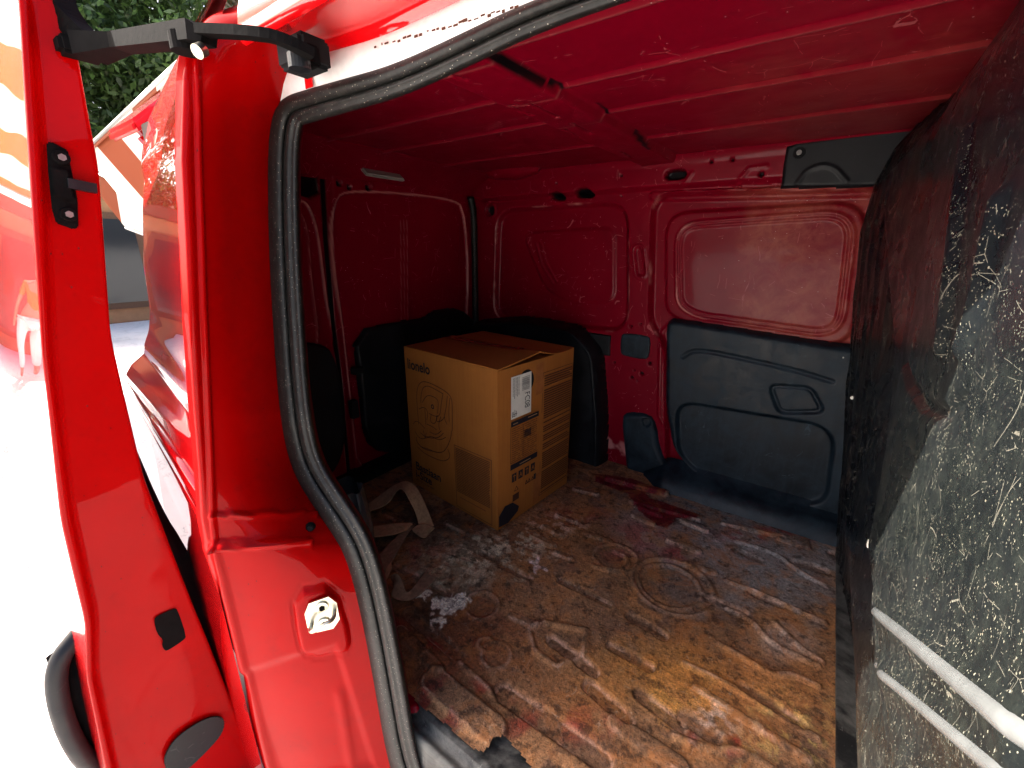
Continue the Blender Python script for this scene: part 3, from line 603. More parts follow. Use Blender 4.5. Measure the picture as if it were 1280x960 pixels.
# ---- rear doors
XR = -1.65
def rear():
    U = lambda pts: PX(pts, 0, XR)
    L = smooth_open(U([(366, 250), (384, 252), (396, 285), (402, 330), (408, 380), (418, 425), (428, 480), (430, 560), (436, 600)]), 2)
    L2 = smooth_open(U([(360, 262), (376, 264), (385, 290), (388, 340), (394, 390), (398, 420), (392, 450)]), 2)
    Rr = smooth_poly(U([(417, 250), (440, 238), (560, 248), (584, 262), (585, 420), (560, 470), (520, 545), (450, 600), (442, 520), (434, 440), (420, 330)]), 2)
    seam = U([(408, 222), (412, 300), (420, 400), (430, 480), (440, 595)]); bands = [U([(x, 275), (x+1, 405)]) for x in (503, 507, 511)]; b2 = [U([(576, 285), (574, 400)]), U([(586, 280), (586, 410)])]
    dots = [((437, 234), .012), ((461, 234), .018), ((424, 229), .014)]; D2 = [(U([p])[0], r) for p, r in dots]
    blk = U([(368, 218), (398, 218), (402, 240), (388, 248), (374, 243), (366, 232)])
    def core(u, v):
        h = -.014*ss(.008, -.008, sdf(u, v, Rr)); d = d_line(u, v, seam)
        h -= .03*(1-ss(.012, .03, d)); h += .006*(1-ss(.002, .008, d_line(u, v, L)))+.004*(1-ss(.002, .006, d_line(u, v, L2)))
        for b in bands+b2: h += .003*(1-ss(.0015, .004, d_line(u, v, b)))
        for c, r in D2: h -= .02*(1-ss(r*.8, r, np.hypot(u-c[0], v-c[1])))
        return h-.02*ss(.004, -.004, sdf(u, v, blk))+.0015*vnoise(u, v, 5, 2)
    def colf(u, v, h):
        a = np.zeros(u.shape+(4,)); a[..., 3] = 1
        a[..., 0] = np.maximum(1-ss(.008, .016, d_line(u, v, seam))*1., ss(.003, -.003, sdf(u, v, blk)))
        for c, r in D2: a[..., 0] = np.maximum(a[..., 0], 1-ss(r*.75, r*.9, np.hypot(u-c[0], v-c[1])))
        w_ = np.maximum(1-ss(.001, .005, d_line(u, v, L)), 1-ss(.001, .005, np.abs(sdf(u, v, Rr)-.004))); w_ = np.maximum(w_, .6*(1-ss(.001, .003, d_line(u, v, L2))))
        for b in bands: w_ = np.maximum(w_, .4*(1-ss(.001, .003, d_line(u, v, b))))
        a[..., 2] = w_*.45*ss(.3, .6, vnoise(u, v, 6, 5)+.2); return a  # highlights along the door edges painted in with the wear
    ym = seam[2][0]
    field('rear_door', P_IN, VAN, 0, XR, .53, 1.97, -.02, 1.34, .0048, core, 1, colf=colf, keep=lambda u, v: u < ym)
    field('rear_door', P_IN, VAN, 0, XR, .53, 1.97, -.02, 1.34, .0048, core, 1, colf=colf, keep=lambda u, v: u >= ym, strict=True)
    patch('rear_door_trim', BLACK, VAN, 0, XR, U([(350, 436), (368, 428), (400, 430), (414, 440), (428, 490), (430, 560), (408, 602), (350, 640)]), .02, 1, .005, .012, rnd=2)
    patch('rear_door_trim', BLACK, VAN, 0, XR, U([(441, 416), (500, 402), (528, 400), (545, 387), (576, 387), (593, 404), (600, 500), (600, 560), (510, 560), (478, 566), (455, 548), (450, 480)]), .02, 1, .005, .012, rnd=1)
    box('door_latch', (XR+.02, at(439, 510, 0, XR)[1], at(439, 510, 0, XR)[2]), (.03, .035, .085), HOLE, VAN); box('door_latch', (XR+.02, at(443, 462, 0, XR)[1], at(443, 462, 0, XR)[2]), (.03, .05, .03), HOLE, VAN)
    # black sill below the rear doors
    box('rear_sill', (XR+.035, 1.2, .022), (.10, 1.5, .05), BLACK, VAN, bevel=.008)
    # corner seal
    tube('corner_seal', smooth_open([(XR+.03, 1.86, 1.30), (XR+.025, 1.892, 1.22), (XR+.022, 1.895, .9), (XR+.022, 1.895, .1)], 3), .018, RUB, VAN)
rear()
# ---- roof with ribs, crossmember, rear slope
ZR = 1.40
def roof():
    ribs = [.74, .975, 1.21, 1.545]
    sl = [((561, 75), (582, 82)), ((632, 118), (666, 131)), ((662, 116), (698, 134)), ((715, 142), (741, 157)), ((704, 151), (726, 162)), ((777, 180), (790, 189))]
    SL = [PX(list(p), 2, ZR) for p in sl]; SE = [PX(list(p), 2, ZR) for p in (((687, 98), (711, 109)), ((747, 129), (762, 140)), ((794, 162), (812, 177)), ((612, 55), (680, 95)))]
    dome = at(640, 222, 2, ZR-.03)
    def core(u, v):
        cm = ss(-.735, -.715, u)*ss(-.565, -.580, u)
        h = .024*cm; nz = 1-cm
        for r in ribs: h += nz*(.007*(1-ss(.004, .012, np.abs(v-r))))
        for k, a in enumerate(SL): h -= .012*(1-ss(.003, .006, d_cap(u, v, a[0], a[1])))
        h -= .01*(1-ss(.003, .008, np.abs(u+.575)))
        h += .05*np.maximum(1-((u-dome[0])/.16)**2-((v-dome[1])/.06)**2, 0)**.5*.8
        e = np.maximum(v-1.86, 0); h += e*e*3.0
        return h+.004*(vnoise(u, v, 2.5, 7)-.5)
    def colf(u, v, h):
        a = np.zeros(u.shape+(4,)); a[..., 3] = 1
        for s in SL: a[..., 0] = np.maximum(a[..., 0], 1-ss(.003, .005, d_cap(u, v, s[0], s[1])))
        for s in SE: a[..., 0] = np.maximum(a[..., 0], 1-ss(.003, .006, d_cap(u, v, s[0], s[1])))
        a[..., 1] = .28*ss(-.45, -.1, u)*ss(.9, 1.2, v)
        for r in ribs: a[..., 2] = np.maximum(a[..., 2], .12*(1-ss(.002, .006, np.abs(v-r))))
        return a
    field('roof_panel', P_IN, VAN, 2, ZR, -1.72, .45, .47, 1.97, .005, core, -1, colf=colf, keep=lambda u, v: ((u > -.98) | (v > .60)) & ((u < -.74) | (u > -.56)), strict=True)
    field('roof_bow', P_IN, VAN, 2, ZR, -1.72, .45, .47, 1.97, .005, core, -1, colf=colf, keep=lambda u, v: ~((u < -.74) | (u > -.56)))
    rows = []
    for y in np.linspace(.57, 1.97, 80):
        e = max(y-1.84, 0); rows.append([(-1.46+.22*t*t*0-.20*t, y, ZR+.002-.10*t**1.6-e*e*3*(1-t)) for t in np.linspace(-.02, 1.04, 14)])
    A = np.zeros((80*14, 4)); A[:, 3] = 1
    loft('rear_header', rows, P_IN, VAN, col=A)
    c = at(477, 216, 0, -1.60); M = Matrix.Rotation(math.radians(38), 3, 'Y')
    f = box('cargo_lamp', c, (.075, .20, .014), LAMPW, VAN, M=M, bevel=.006)
    box('lamp_lens', (c[0]+.007, c[1]+.004, c[2]-.006), (.045, .145, .010), LAMPD, f, M=M, bevel=.003)
roof()
# ---- bulkhead
def bulkhead():
    prof_z = np.array([-.05, .08, .4, .82, 1.11, 1.25, 1.34, 1.45]); prof_x = np.array([.205, .198, .150, .092, .055, .058, .085, .16])
    ridge = [(.98, 1.30), (1.05, .95), (1.12, .6), (1.25, .28), (1.3, 0)]
    P = lambda pts, X: [tuple(at(a, b, 0, X)[1:]) for a, b in pts]
    r1 = P([(1085, 745), (1110, 765), (1200, 826), (1280, 882), (1400, 965)], .165); r2 = P([(1085, 815), (1105, 835), (1180, 885), (1280, 957), (1400, 1040)], .165)
    vr = [P([(1275, 160), (1245, 330), (1225, 440)], .15), P([(1330, 250), (1280, 400), (1262, 440)], .15)]
    ed = [P([(1160, 215), (1135, 340), (1098, 600), (1082, 760)], .15), P([(1230, 90), (1185, 330), (1130, 520), (1095, 690)], .15)]
    cup = P([(1150, 440), (1160, 480), (1180, 510), (1215, 522), (1250, 505)], .15)
    # streaky pads
    def hf(y, z):
        x = np.interp(z, prof_z, prof_x)
        k = ss(1.92, 1.15, y); x = x*(1-k)+(.165+.02*np.sin(z*3)+.08*ss(.30, .02, z))*k               # evens out towards the door
        x = x+.05*ss(1.25, 1.42, z)*ss(1.95, 1.0, y)
        h = -x
        side = sdf(y, z, ed[0]+[(-.5, ed[0][-1][1]), (-.5, 2)]); h += .030*ss(.012, -.012, side)
        side = sdf(y, z, ed[1]+[(-.5, ed[1][-1][1]), (-.5, 2)]); h += .018*ss(.010, -.014, side)
        for r in (r1, r2): h += .006*ss(.82, .55, y)*np.exp(-(d_line(y, z, r)/.016)**2)
        for r in vr: h += .012*np.exp(-(d_line(y, z, r)/.014)**2)
        h -= .010*np.exp(-(d_line(y, z, cup)/.010)**2)
        for q in (1.50, 1.60, 1.66, 1.75, 1.84): h += .006*np.exp(-((y-q-.03*np.sin(z*5+q*9))/.008)**2)
        wr = ss(1.25, 1.5, y); h += wr*.012*(vnoise(y*2.2, z*.5, 13, 4, 4)-.5)+.003*(vnoise(y, z, 5, 6, 2)-.5)
        return h
    def colf(y, z, h):
        a = np.zeros(y.shape+(4,)); a[..., 3] = 1; n = vnoise(y, z, 8, 3, 5)
        a[..., 0] = np.clip(ss(1.15, .7, y)*ss(1.15, .8, z)*(.35+n*.7), 0, 1)
        a[..., 1] = ss(.5, .7, n)*ss(.95, 1.3, y)*.3; return a
    field('bulkhead', BULK, VAN, 0, 0, .02, 1.97, -.02, 1.46, .0050, hf, -1, colf=colf)
    RIB = simple('sun_white_rib', (.15, .16, .16), .2, coat=.6, nz=.3, ns=14)  # sun reflection on the dark ribs painted as pale base colour
    for r, r0 in ((r1, .0075), (r2, .0055)):
        e = np.array(r[-1])*2-np.array(r[-2]); q = [p for p in smooth_open(list(r)+[tuple(e)], 3)]; Y = np.array([p[0] for p in q]); Z_ = np.array([p[1] for p in q]); X_ = -hf(Y, Z_)
        tube('bulkhead_rib', [(x+r0*.7, y, z) for x, y, z in zip(X_, Y, Z_)], r0, RIB, VAN, n=14, rs=[r0*(.46+.65*min(1, i/16)) for i in range(len(q))])
    for c, s in ((at(1088, 680, 0, .155), .012), (at(1065, 497, 0, .112), .008), (at(1054, 447, 0, .09), .005)):
        box('trim_clip', c, (s*.8, s, s*1.1), LABEL, VAN, bevel=.001)
    # rubber strip where the floor meets the bulkhead
    loft('bulkhead_strip', [[(.203, y, -.002), (.2035, y, .005), (.207, y, .0065), (.235, y, .007), (.25, y, .010), (.262, y, .03)] for y in np.linspace(.30, 1.84, 60)], DUSTY, VAN, flip=True)
bulkhead()
# ---- door opening: pillar jamb, seal, header
SEAL = [(505, 1010), (482, 960), (463, 850), (450, 780), (436, 720), (421, 680), (393, 640), (367, 600), (353, 560), (344, 500), (337, 400), (332, 300), (331, 200), (334, 158), (341, 134), (356, 119), (377, 112), (430, 97), (490, 80), (565, 46), (659, 0)]+[tuple(float(c) for c in proj(np.array([x, .492, 1.315]))) for x in (-.20, -.10, 0, .10, .17)]
def on_seal(px, py, dy=0):
    z = 1.0
    for _ in range(12): p = at(px, py, 1, ys(z)+dy); z = float(np.clip(p[2], -.4, 1.5))
    return p
def opening():
    SP = smooth_open(SEAL, 3)
    def off(k, dy):      # shift the outline k pixels towards the inside of the opening and dy deeper
        out = []
        for i, p in enumerate(SP):
            a = np.array(SP[max(i-1, 0)]); b = np.array(SP[min(i+1, len(SP)-1)]); t = b-a; t /= np.linalg.norm(t); n = np.array([-t[1], t[0]])
            q = np.array(p)+n*k; out.append(on_seal(q[0], q[1], dy))
        return out
    s = thing('x', '', ''); bpy.data.objects.remove(s)
    prof = [(-2, .014), (-.5, .004), (2, -.004), (7, -.008), (13, -.008), (18, -.004), (21.5, .001), (23, .008)]
    def sweep(name, prof, mat, par, dep=1.0):
        L_ = [off(k, d) for k, d in prof]; return loft(name, [list(r) for r in zip(*L_)], mat, par, flip=False)
    a = sweep('door_seal', prof, RUB, VAN)
    sweep('seal_lip', [(21.5, .012), (23, .003), (26, -.003), (29, -.002), (31, .001), (34, -.001), (38, .002), (41, .010), (43, .025), (43, .06)], RUB, a)
    # inner return of the opening, turned away from the hold
    A = off(40, .04); n_ = len(A); c = np.zeros((n_*3, 4)); c[:, 3] = 1
    O0 = off(0, .04); dr = [(a_-b_)/np.linalg.norm(a_-b_) for a_, b_ in zip(O0, A)]
    B = [p+np.array([0, .03, 0])+d*.04 for p, d in zip(A, dr)]; C_ = [p+np.array([0, .05, 0])+d*.16 for p, d in zip(A, dr)]
    loft('opening_return', [A, B, C_], P_IN, VAN, col=c)
    # jamb
    Lp = [(-6, 306), (5, 283), (18, 264), (35, 249), (60, 238), (100, 233), (200, 231), (300, 236), (400, 240), (500, 246), (600, 254), (650, 257), (676, 262), (700, 271), (760, 290), (850, 312), (960, 342), (1010, 352)]
    sx = np.array(SP); cut = [i for i in range(len(SP)) if SP[i][0] < 360 or SP[i][1] > 300]; S2 = np.array([SP[i] for i in cut]); S2 = S2[S2[:, 1].argsort()]
    rows = []; pys = np.concatenate([np.linspace(-4, 1005, 270)])
    for py in pys:
        lx = np.interp(py, [q[0] for q in Lp], [q[1] for q in Lp])
        rx = np.interp(py, S2[:, 1], S2[:, 0]); 
        if py < 128: rx = 345+(128-py)*.35
        o = at(lx, py, 0, -.87); e = on_seal(rx+6, py, 0)
        r = []
        for t in np.linspace(-.10, 1, 90):
            tt = max(t, 0); p = o*(1-tt)+e*tt
            bow = .022*math.sin(math.pi*tt); p = p+np.array([bow, -bow*.45, 0])
            if t < 0: p = p+np.array([t*.25, .02*t, 0])
            r.append(p)
        rows.append(r)
    def dsp(A):
        X, Y = proj(A.reshape(-1, 3)); X = X.reshape(A.shape[:2]); Y = Y.reshape(A.shape[:2]); h = 0*X
        cr = [(247, 60), (248, 200), (254, 380), (262, 560), (266, 648), (270, 680), (281, 720), (300, 800), (322, 900), (350, 1000)]
        h -= .007*(1-ss(1.5, 6, d_line(X, Y, cr)))+.004*ss(3, 12, np.interp(Y, [q[1] for q in cr], [q[0] for q in cr])-X)
        h -= .010*(1-ss(.8, 2.8, d_line(X, Y, [(262, 644), (394, 642)])))
        h -= .020*(1-ss(1.0, 5, d_line(X, Y, [(268, 680), (330, 679), (386, 677)])))
        h -= .004*ss(672, 684, Y)
        q = sdf(X, Y, smooth_poly([(366, 738), (418, 728), (440, 800), (430, 815), (385, 824), (374, 800)], 1)); h -= .009*ss(4, -6, q)
        h += .004*(1-ss(1, 3.5, np.abs(q-2)))
        h += .008*ss(4, -8, sdf(X, Y, [(300, 840), (420, 800), (470, 960), (350, 980)]))
        h += .006*np.exp(-((X-(300+(Y-300)*.02))/26)**2)*ss(520, 380, Y)
        h -= .005*np.exp(-(d_line(X, Y, [(425, 870), (440, 960)])/7)**2)
        return h
    j = loft('door_pillar', rows, P_JAMB, VAN, flip=True, disp=dsp)
    JV = np.array([v.co[:] for v in j.data.vertices]); JX, JY = proj(JV)
    def onj(px, py, lift=0):
        k = np.argmin((JX-px)**2+(JY-py)**2); q = JV[k]; t = (CAM-q)/np.linalg.norm(CAM-q); return at(px, py, 1, q[1])+t*lift
    # screw in the pillar step
    p = onj(388, 659, .004); n = (.75, -.6, .1)
    disc('pillar_screw', p, n, .010, .008, SATIN, j, r2=.008); disc('screw_socket', p+np.array(n)*.005, n, .005, .004, HOLE, j)
    # striker
    n = np.array((.8, -.58, .12)); n /= np.linalg.norm(n); c = onj(403, 768, .006); q = Vector(n).to_track_quat('Z', 'Y').to_matrix()
    pl = thing('x', '', ''); bpy.data.objects.remove(pl)
    bm = bmesh.new(); vs = []; L = [(-.022, .034), (.016, .040), (.030, .022), (.032, -.018), (.018, -.036), (-.014, -.036), (-.030, -.020), (-.032, .012)]
    for z in (0, .004): vs.append([bm.verts.new(Vector(c)+q @ Vector((a, b, z))) for a, b in L])
    bm.faces.new(vs[1]); bm.faces.new(vs[0][::-1])
    for i in range(8): bm.faces.new((vs[0][i], vs[0][(i+1) % 8], vs[1][(i+1) % 8], vs[1][i]))
    sp = bm_obj('striker', bm, STEEL, j)
    W = lambda a, b, z: np.array(c)+np.array(q @ Vector((a, b, z)))
    for b in (.020, -.018):
        disc('bolt', W(.002, b, .006), n, .0125, .005, STEEL, sp); disc('bolt_socket', W(.002, b, .009), n, .006, .003, SATIN, sp, seg=6)
    tube('striker_loop', smooth_open([W(-.022, -.016, 0), W(-.022, -.014, .03), W(0, 0, .036), W(.024, .004, .03), W(.024, .002, 0)], 2), .0045, STEEL, sp, n=8)
    # top flange: strip above the seal with sun glare painted white, then the red rail channel
    top = [i for i, p in enumerate(SP) if p[1] < 150]; f0 = off(2, -.002); f1 = off(-14, -.008); f2 = off(-33, -.008); f3 = off(-36, -.004)
    loft('header_flange', [[f0[i], f1[i], f2[i], f3[i]] for i in top], GLARE, VAN, flip=False)
    ch = []; lip = []; q_ = [(at(a, b, 1, .398)) for a, b in ((300, 62), (347, 36), (411, 0), (520, -62))]; LZ = lambda x: float(np.interp(x, [q[0] for q in q_], [q[2] for q in q_]))
    for i in top:
        p = f3[i]; x = p[0]
        if x < -.815: continue
        ch.append([p, (x, p[1]-.004, p[2]+.012), (x, p[1]-.014, p[2]+.016), (x, .44, p[2]+.012), (x, .405, LZ(x)+.004), (x, .398, LZ(x))])
    for x in np.linspace(-.80, .60, 60):
        z_ = LZ(x); lip.append([(x, .398, z_), (x, .392, z_+.002), (x, .388, z_+.010), (x, .392, z_+.04), (x, .405, 1.43), (x, .45, 1.475), (x, .55, 1.50), (x, 1.2, 1.53), (x, 1.85, 1.50), (x, 1.97, 1.42)])
    c = loft('rail_channel', ch, P_OUT, VAN, flip=True)
    k = at(385, 66, 1, .44); box('rail_slot', at(380, 70, 1, .44), (.07, .05, .04), HOLE, c, bevel=.006)
    loft('roof_skin', lip, P_OUT, VAN, flip=True)
    # red marks on the strip
    for a, b, s in ((386, 102, .012),):
        p = at(a, b, 1, .4845); box('paint_chip', p, (.022, .0016, .018), P_OUT, VAN, bevel=0)
    for i in range(26):
        a = 470+i*7+random.uniform(-2, 2); p = at(a, 66-(a-450)*.285-2+random.uniform(-1.5, 1.5), 1, .4835); box('paint_chip', p, (random.uniform(.002, .008), .001, random.uniform(.001, .003)), INKB, VAN, bevel=0)
opening()
# ---- outer quarter behind the pillar
def quarter():
    zs = np.array([-.42, -.2, 0, .2, .35, .46, .56, .62, .665, .69, .72, .85, .99, 1.15, 1.29, 1.38, 1.44, 1.48])
    yj = np.array([.218, .218, .217, .217, .217, .218, .222, .232, .240, .247, .252, .264, .284, .31, .337, .36, .40, .47])
    yr = np.array([.33, .33, .33, .34, .352, .352, .345, .338, .334, .352, .392, .425, .437, .467, .503, .53, .57, .64])
    rows = []
    for z in np.concatenate([np.linspace(-.42, .52, 60), np.linspace(.525, .75, 60), np.linspace(.76, 1.48, 90)]):
        r = []
        for t in np.linspace(0, 1, 70):
            x = -.885-t*.865; a = np.interp(z, zs, yj)+.004; b = np.interp(z, zs, yr); y = a*(1-t)+b*t
            top = ss(1.30, 1.48, np.array(z))*.0
            y += .010*(ss(-.98, -1.02, np.array(x))*ss(.74, .80, np.array(z))*ss(1.28, 1.22, np.array(z)))
            if t > .94: y += ((t-.94)/.06)**2*.03
            r.append((x, y, z))
        rows.append(r)
    gr = lambda z, c: np.exp(-((z-c)/.004)**2)
    q = loft('quarter_panel', rows, P_OUT, VAN, disp=lambda A: -.006*gr(A[..., 2]+.0, .575)-.006*gr(A[..., 2], .53)+.003*np.sin(A[..., 0]*17)*ss(.7, .8, A[..., 2])*0)
    # slide rail of the door in the quarter
    tube('slide_rail', [(-.90, .238, .600), (-1.3, .285, .615), (-1.74, .345, .628)], .010, P_OUT, VAN, n=8)
    # raised block at the top rear corner, rear lamp and hinge
    def block(name, px, X, th, mat, back=.12):
        bm = bmesh.new(); f = [bm.verts.new(at(a, b, 0, X)) for a, b in px]; bk = [bm.verts.new(at(a, b, 0, X)+np.array([-back, .0, 0])) for a, b in px]
        bm.faces.new(f); bm.faces.new(bk[::-1]); n = len(px)
        for i in range(n): bm.faces.new((f[i], bk[i], bk[(i+1) % n], f[(i+1) % n]))
        bmesh.ops.recalc_face_normals(bm, faces=bm.faces); return bm_obj(name, bm, mat, VAN, bevel=th)
    block('rear_spoiler', [(163, 150), (171, 166), (232, 128), (238, 95), (228, 100)], -1.70, .012, P_OUT, .25)
    block('rear_pillar', [(172, 166), (238, 122), (238, 215), (200, 216), (199, 196)], -1.76, .012, P_OUT, .05)
    tl = simple('red_lamp_lens', (.30, .01, .012), .12, coat=1)
    block('tail_lamp', [(203, 492), (232, 488), (240, 560), (230, 590), (208, 545)], -1.45, .006, tl, .06)
    # rear outer skin and rear bumper
    loft('rear_skin', [[(-1.75, (np.interp(z, zs, yr)+.028)*(1-t)+1.97*t, z) for z in np.linspace(-.3, 1.44, 30)] for t in np.linspace(0, 1, 10)], P_OUT, VAN)
    box('bumper', (-1.79, 1.19, -.18), (.12, 1.5, .20), BLACK, VAN, bevel=.02)
    loft('far_skin', [[(x, 2.0, z) for z in np.linspace(-.35, 1.44, 8)] for x in np.linspace(-1.76, .6, 8)], P_OUT, VAN)
    xs = np.linspace(-1.76, -.86, 40); rf = []
    for x in xs:
        t = (-.86-x)/.9; y0 = .398+t*.20; rf.append([(x, y0-.004, 1.36), (x, y0, 1.40), (x, y0+.02, 1.44), (x, y0+.08, 1.48), (x, 1.2, 1.53), (x, 1.85, 1.50), (x, 1.97, 1.42)])
    loft('rear_roof_skin', rf, P_OUT, VAN, flip=True)
    # inner lining of the near quarter (closes the hold)
    box('quarter_lining', (-1.32, .50, .62), (.66, .012, 1.5), BLACK, VAN, bevel=.003)
    # front of the opening: B pillar and near end
    box('lower_sill', (.04, .43, -.25), (1.14, .03, .34), P_OUT, VAN, bevel=.008)
    box('front_pillar', (.62, .42, .45), (.12, .20, 2.0), P_OUT, VAN, bevel=.02)
    box('cab_closure', (.36, 1.2, .6), (.02, 1.6, 1.9), BLACK, VAN, bevel=0)
    # rear wheel
    ty = simple('black_tyre_rubber', (.02, .02, .02), .8, nz=.3, bump=.5); c = Vector((-1.42, .50, GZ+.31))
    bm = bmesh.new(); prof = [(.17, -.09), (.26, -.10), (.30, -.085), (.31, -.05), (.31, .05), (.30, .085), (.26, .10), (.17, .09)]; n = 40; R_ = []
    for k in range(n):
        a = 2*math.pi*k/n; R_.append([bm.verts.new(c+Vector((math.cos(a)*r, y, math.sin(a)*r))) for r, y in prof])
    for k in range(n):
        for i in range(8): bm.faces.new((R_[k][i], R_[k][(i+1) % 8], R_[(k+1) % n][(i+1) % 8], R_[(k+1) % n][i]))
    wh = bm_obj('wheel', bm, ty, VAN, smooth=True); disc('rim', c+Vector((0, -.03, 0)), (0, 1, 0), .175, .10, STEEL, wh, seg=32)
quarter()
# ---- lump of shiny black trim at the foot of the pillar
def foot_trim():
    c = at(434, 655, 1, .53); rows = []
    for i, t in enumerate(np.linspace(0, 1, 30)):
        r = []
        for a in np.linspace(0, 2*math.pi, 30):
            w_ = .085*math.sin(math.pi*min(1, .15+t*.95))**.6; d = .045
            p = c+np.array([math.cos(a)*w_+.02*t, math.sin(a)*d, .11-.42*t])
            k = .008*math.sin(a*5+t*8); p += np.array([k, -k, 0]); r.append(p)
        rows.append(r)
    loft('wheel_arch_cover', rows, GLOSSB, VAN)
foot_trim()
# ---- sliding door
def edge_split(o, XD):
    o.data.materials.append(P_JAMB); n = len(o.data.polygons); c = np.empty(n*3); o.data.polygons.foreach_get('center', c); c = c.reshape(-1, 3)
    o.data.polygons.foreach_set('material_index', (c[:, 0] > XD-.0112).astype(np.int32))
def slide_door():
    XD = -1.15
    ou = [(10, -80), (20, 0), (35, 200), (50, 450), (75, 650), (105, 780), (106, 850), (130, 960), (150, 1050)]
    inn = [(60, -80), (95, 50), (115, 170), (122, 200), (130, 300), (140, 420), (180, 600), (215, 690), (260, 800), (320, 960), (352, 1050)]
    oz = sorted([(at(a, b, 0, XD)[2], at(a, b, 0, XD)[1]) for a, b in ou]); iz = sorted([(at(a, b, 0, XD)[2], at(a, b, 0, XD)[1]) for a, b in inn])
    oz = [(z, y) for z, y in oz]; Z = np.linspace(-.48, 1.50, 220)
    def sm(a): k = np.ones(7)/7; return np.convolve(np.pad(a, 3, 'edge'), k, 'valid')
    YO = sm(np.interp(Z, [p[0] for p in oz], [p[1] for p in oz])); YI = sm(np.interp(Z, [p[0] for p in iz], [p[1] for p in iz]))
    D = thing('x', '', ''); bpy.data.objects.remove(D)
    # one closed shell: outer skin (rear to front), hem, front edge, inner skin
    rows = []
    prof = []
    for z, yo, yi in zip(Z, YO, YI):
        r = []
        for t in np.linspace(1, 0, 50): x = XD-.012-t*1.04; r.append((x, yo+.006+.02*(t*t)-.006*math.sin(math.pi*t), z))
        r += [(XD-.003, yo+.002, z), (XD+.002, yo+.005, z), (XD+.003, yo+.010, z), (XD, yo+.014, z), (XD-.006, yo+.017, z), (XD-.009, yo+.022, z)]
        n = 46
        for k in range(n+1):
            t = k/n; y = (yo+.026)*(1-t)+(yi-.004)*t; r.append((XD-.010+.006*t, y, z))
        r += [(XD-.007, yi, z), (XD-.014, yi+.002, z)]
        for t in np.linspace(0, 1, 24): r.append((XD-.02-t*1.03, yi+.001-.01*t, z))
        rows.append(r)
    def dsp(A):
        X, Y = proj(A.reshape(-1, 3)); X = X.reshape(A.shape[:2]); Y = Y.reshape(A.shape[:2]); h = 0*X
        fr = (A[..., 0] > XD-.011) & (A[..., 1] > YO[:, None]+.02)
        h -= np.where(fr, .004*(1-ss(1, 4, d_line(X, Y, [(118, 350), (135, 500), (160, 640), (175, 760)])))*0, 0)
        h += .0012*np.sin(A[..., 2]*9+A[..., 0]*5)
        return h
    d = loft('sliding_door', rows, P_OUT, VAN, disp=dsp); d['label'] = 'red sliding side door slid back along the body'; edge_split(d, XD)
    tri = []
    # latch plate
    def onf(a, b, dx=.004): return at(a, b, 0, XD-.006+dx)
    def slab(name, pts, th, mat, par, bev=.002, dx=0):
        bm = bmesh.new(); f = [bm.verts.new(onf(a, b, th+dx)) for a, b in pts]; k = [bm.verts.new(onf(a, b, dx)*1.0) for a, b in pts]; n = len(pts)
        bm.faces.new(f); bm.faces.new(k[::-1])
        for i in range(n): bm.faces.new((f[i], k[i], k[(i+1) % n], f[(i+1) % n]))
        bmesh.ops.recalc_face_normals(bm, faces=bm.faces); return bm_obj(name, bm, mat, par, bevel=bev)
    lt = slab('latch', [(58, 178), (64, 177), (85, 188), (88, 206), (97, 250), (98, 284), (92, 287), (70, 279), (65, 262), (60, 215)], .006, SATIN, d)
    slab('latch_housing', [(63, 208), (86, 213), (93, 250), (68, 246)], .010, SATIN, lt, .002, .006)
    a = onf(84, 229, .014); b = a+np.array([.004, .075, 0]); b = at(120, 236, 0, a[0])
    tube('latch_peg', [a, b], .013, BLACK, lt, n=4, sq=(1, .9))
    for p in ((77, 197), (86, 268)):
        c = onf(*p, .010); disc('latch_screw', c, (1, 0, 0), .0125, .010, SATIN, lt, r2=.011); disc('screw_socket', c+np.array([.0055, 0, 0]), (1, 0, 0), .006, .003, DULL, lt, seg=6)
    slab('peeled_sticker', smooth_poly([(192, 774), (196, 770), (218, 760), (222, 762), (233, 795), (230, 800), (212, 812), (206, 814), (202, 806), (204, 800), (196, 792)], 1), .003, SATIN, d, .0006)
    slab('rubber_buffer', smooth_poly([(206, 960), (204, 945), (218, 922), (250, 900), (272, 893), (282, 900), (278, 918), (258, 940), (232, 965), (215, 970)], 2), .012, BLACK, d, .004)
    # outside pull handle
    hp = [(-1.30, .045, .16), (-1.29, -.010, .12), (-1.285, -.03, .0), (-1.285, -.03, -.14), (-1.29, -.012, -.25), (-1.30, .03, -.30)]
    tube('outer_handle', smooth_open(hp, 3), .020, BLACK, d, n=12, up=(1, 0, 0)); 
    tube('handle_cup', [(-1.31, .03, .13), (-1.31, .022, -.28)], .05, SATIN, d, n=16, sq=(1, .25), up=(1, 0, 0))
    # inner trim that bulges into the gap
    rows = []
    edge = [(165, 548), (204, 640), (238, 692), (262, 752), (279, 800), (294, 850), (314, 905), (336, 962), (352, 1010)]
    for i, (px, py) in enumerate(smooth_open(edge, 2)):
        e = at(px, py, 0, XD-.12); y0 = np.interp(e[2], Z, YI)-.01; rows.append([(XD-.10, y0, e[2]), (XD-.11, (y0+e[1])/2, e[2]), (XD-.12, e[1], e[2]), (XD-.16, e[1]+.004, e[2]), (XD-.9, e[1]-.02, e[2]), (XD-.95, y0, e[2])])
    loft('inner_door_trim', rows, BLACK, d, flip=False)
    # guide arm and roller at the top
    A = [at(62, -30, 0, XD-.03), at(78, 5, 0, XD-.02), at(88, 30, 0, XD), at(112, 54, 0, XD+.03)]
    arm = tube('guide_arm', smooth_open(A, 2), .028, SATIN, d, n=4, sq=(.75, .8))
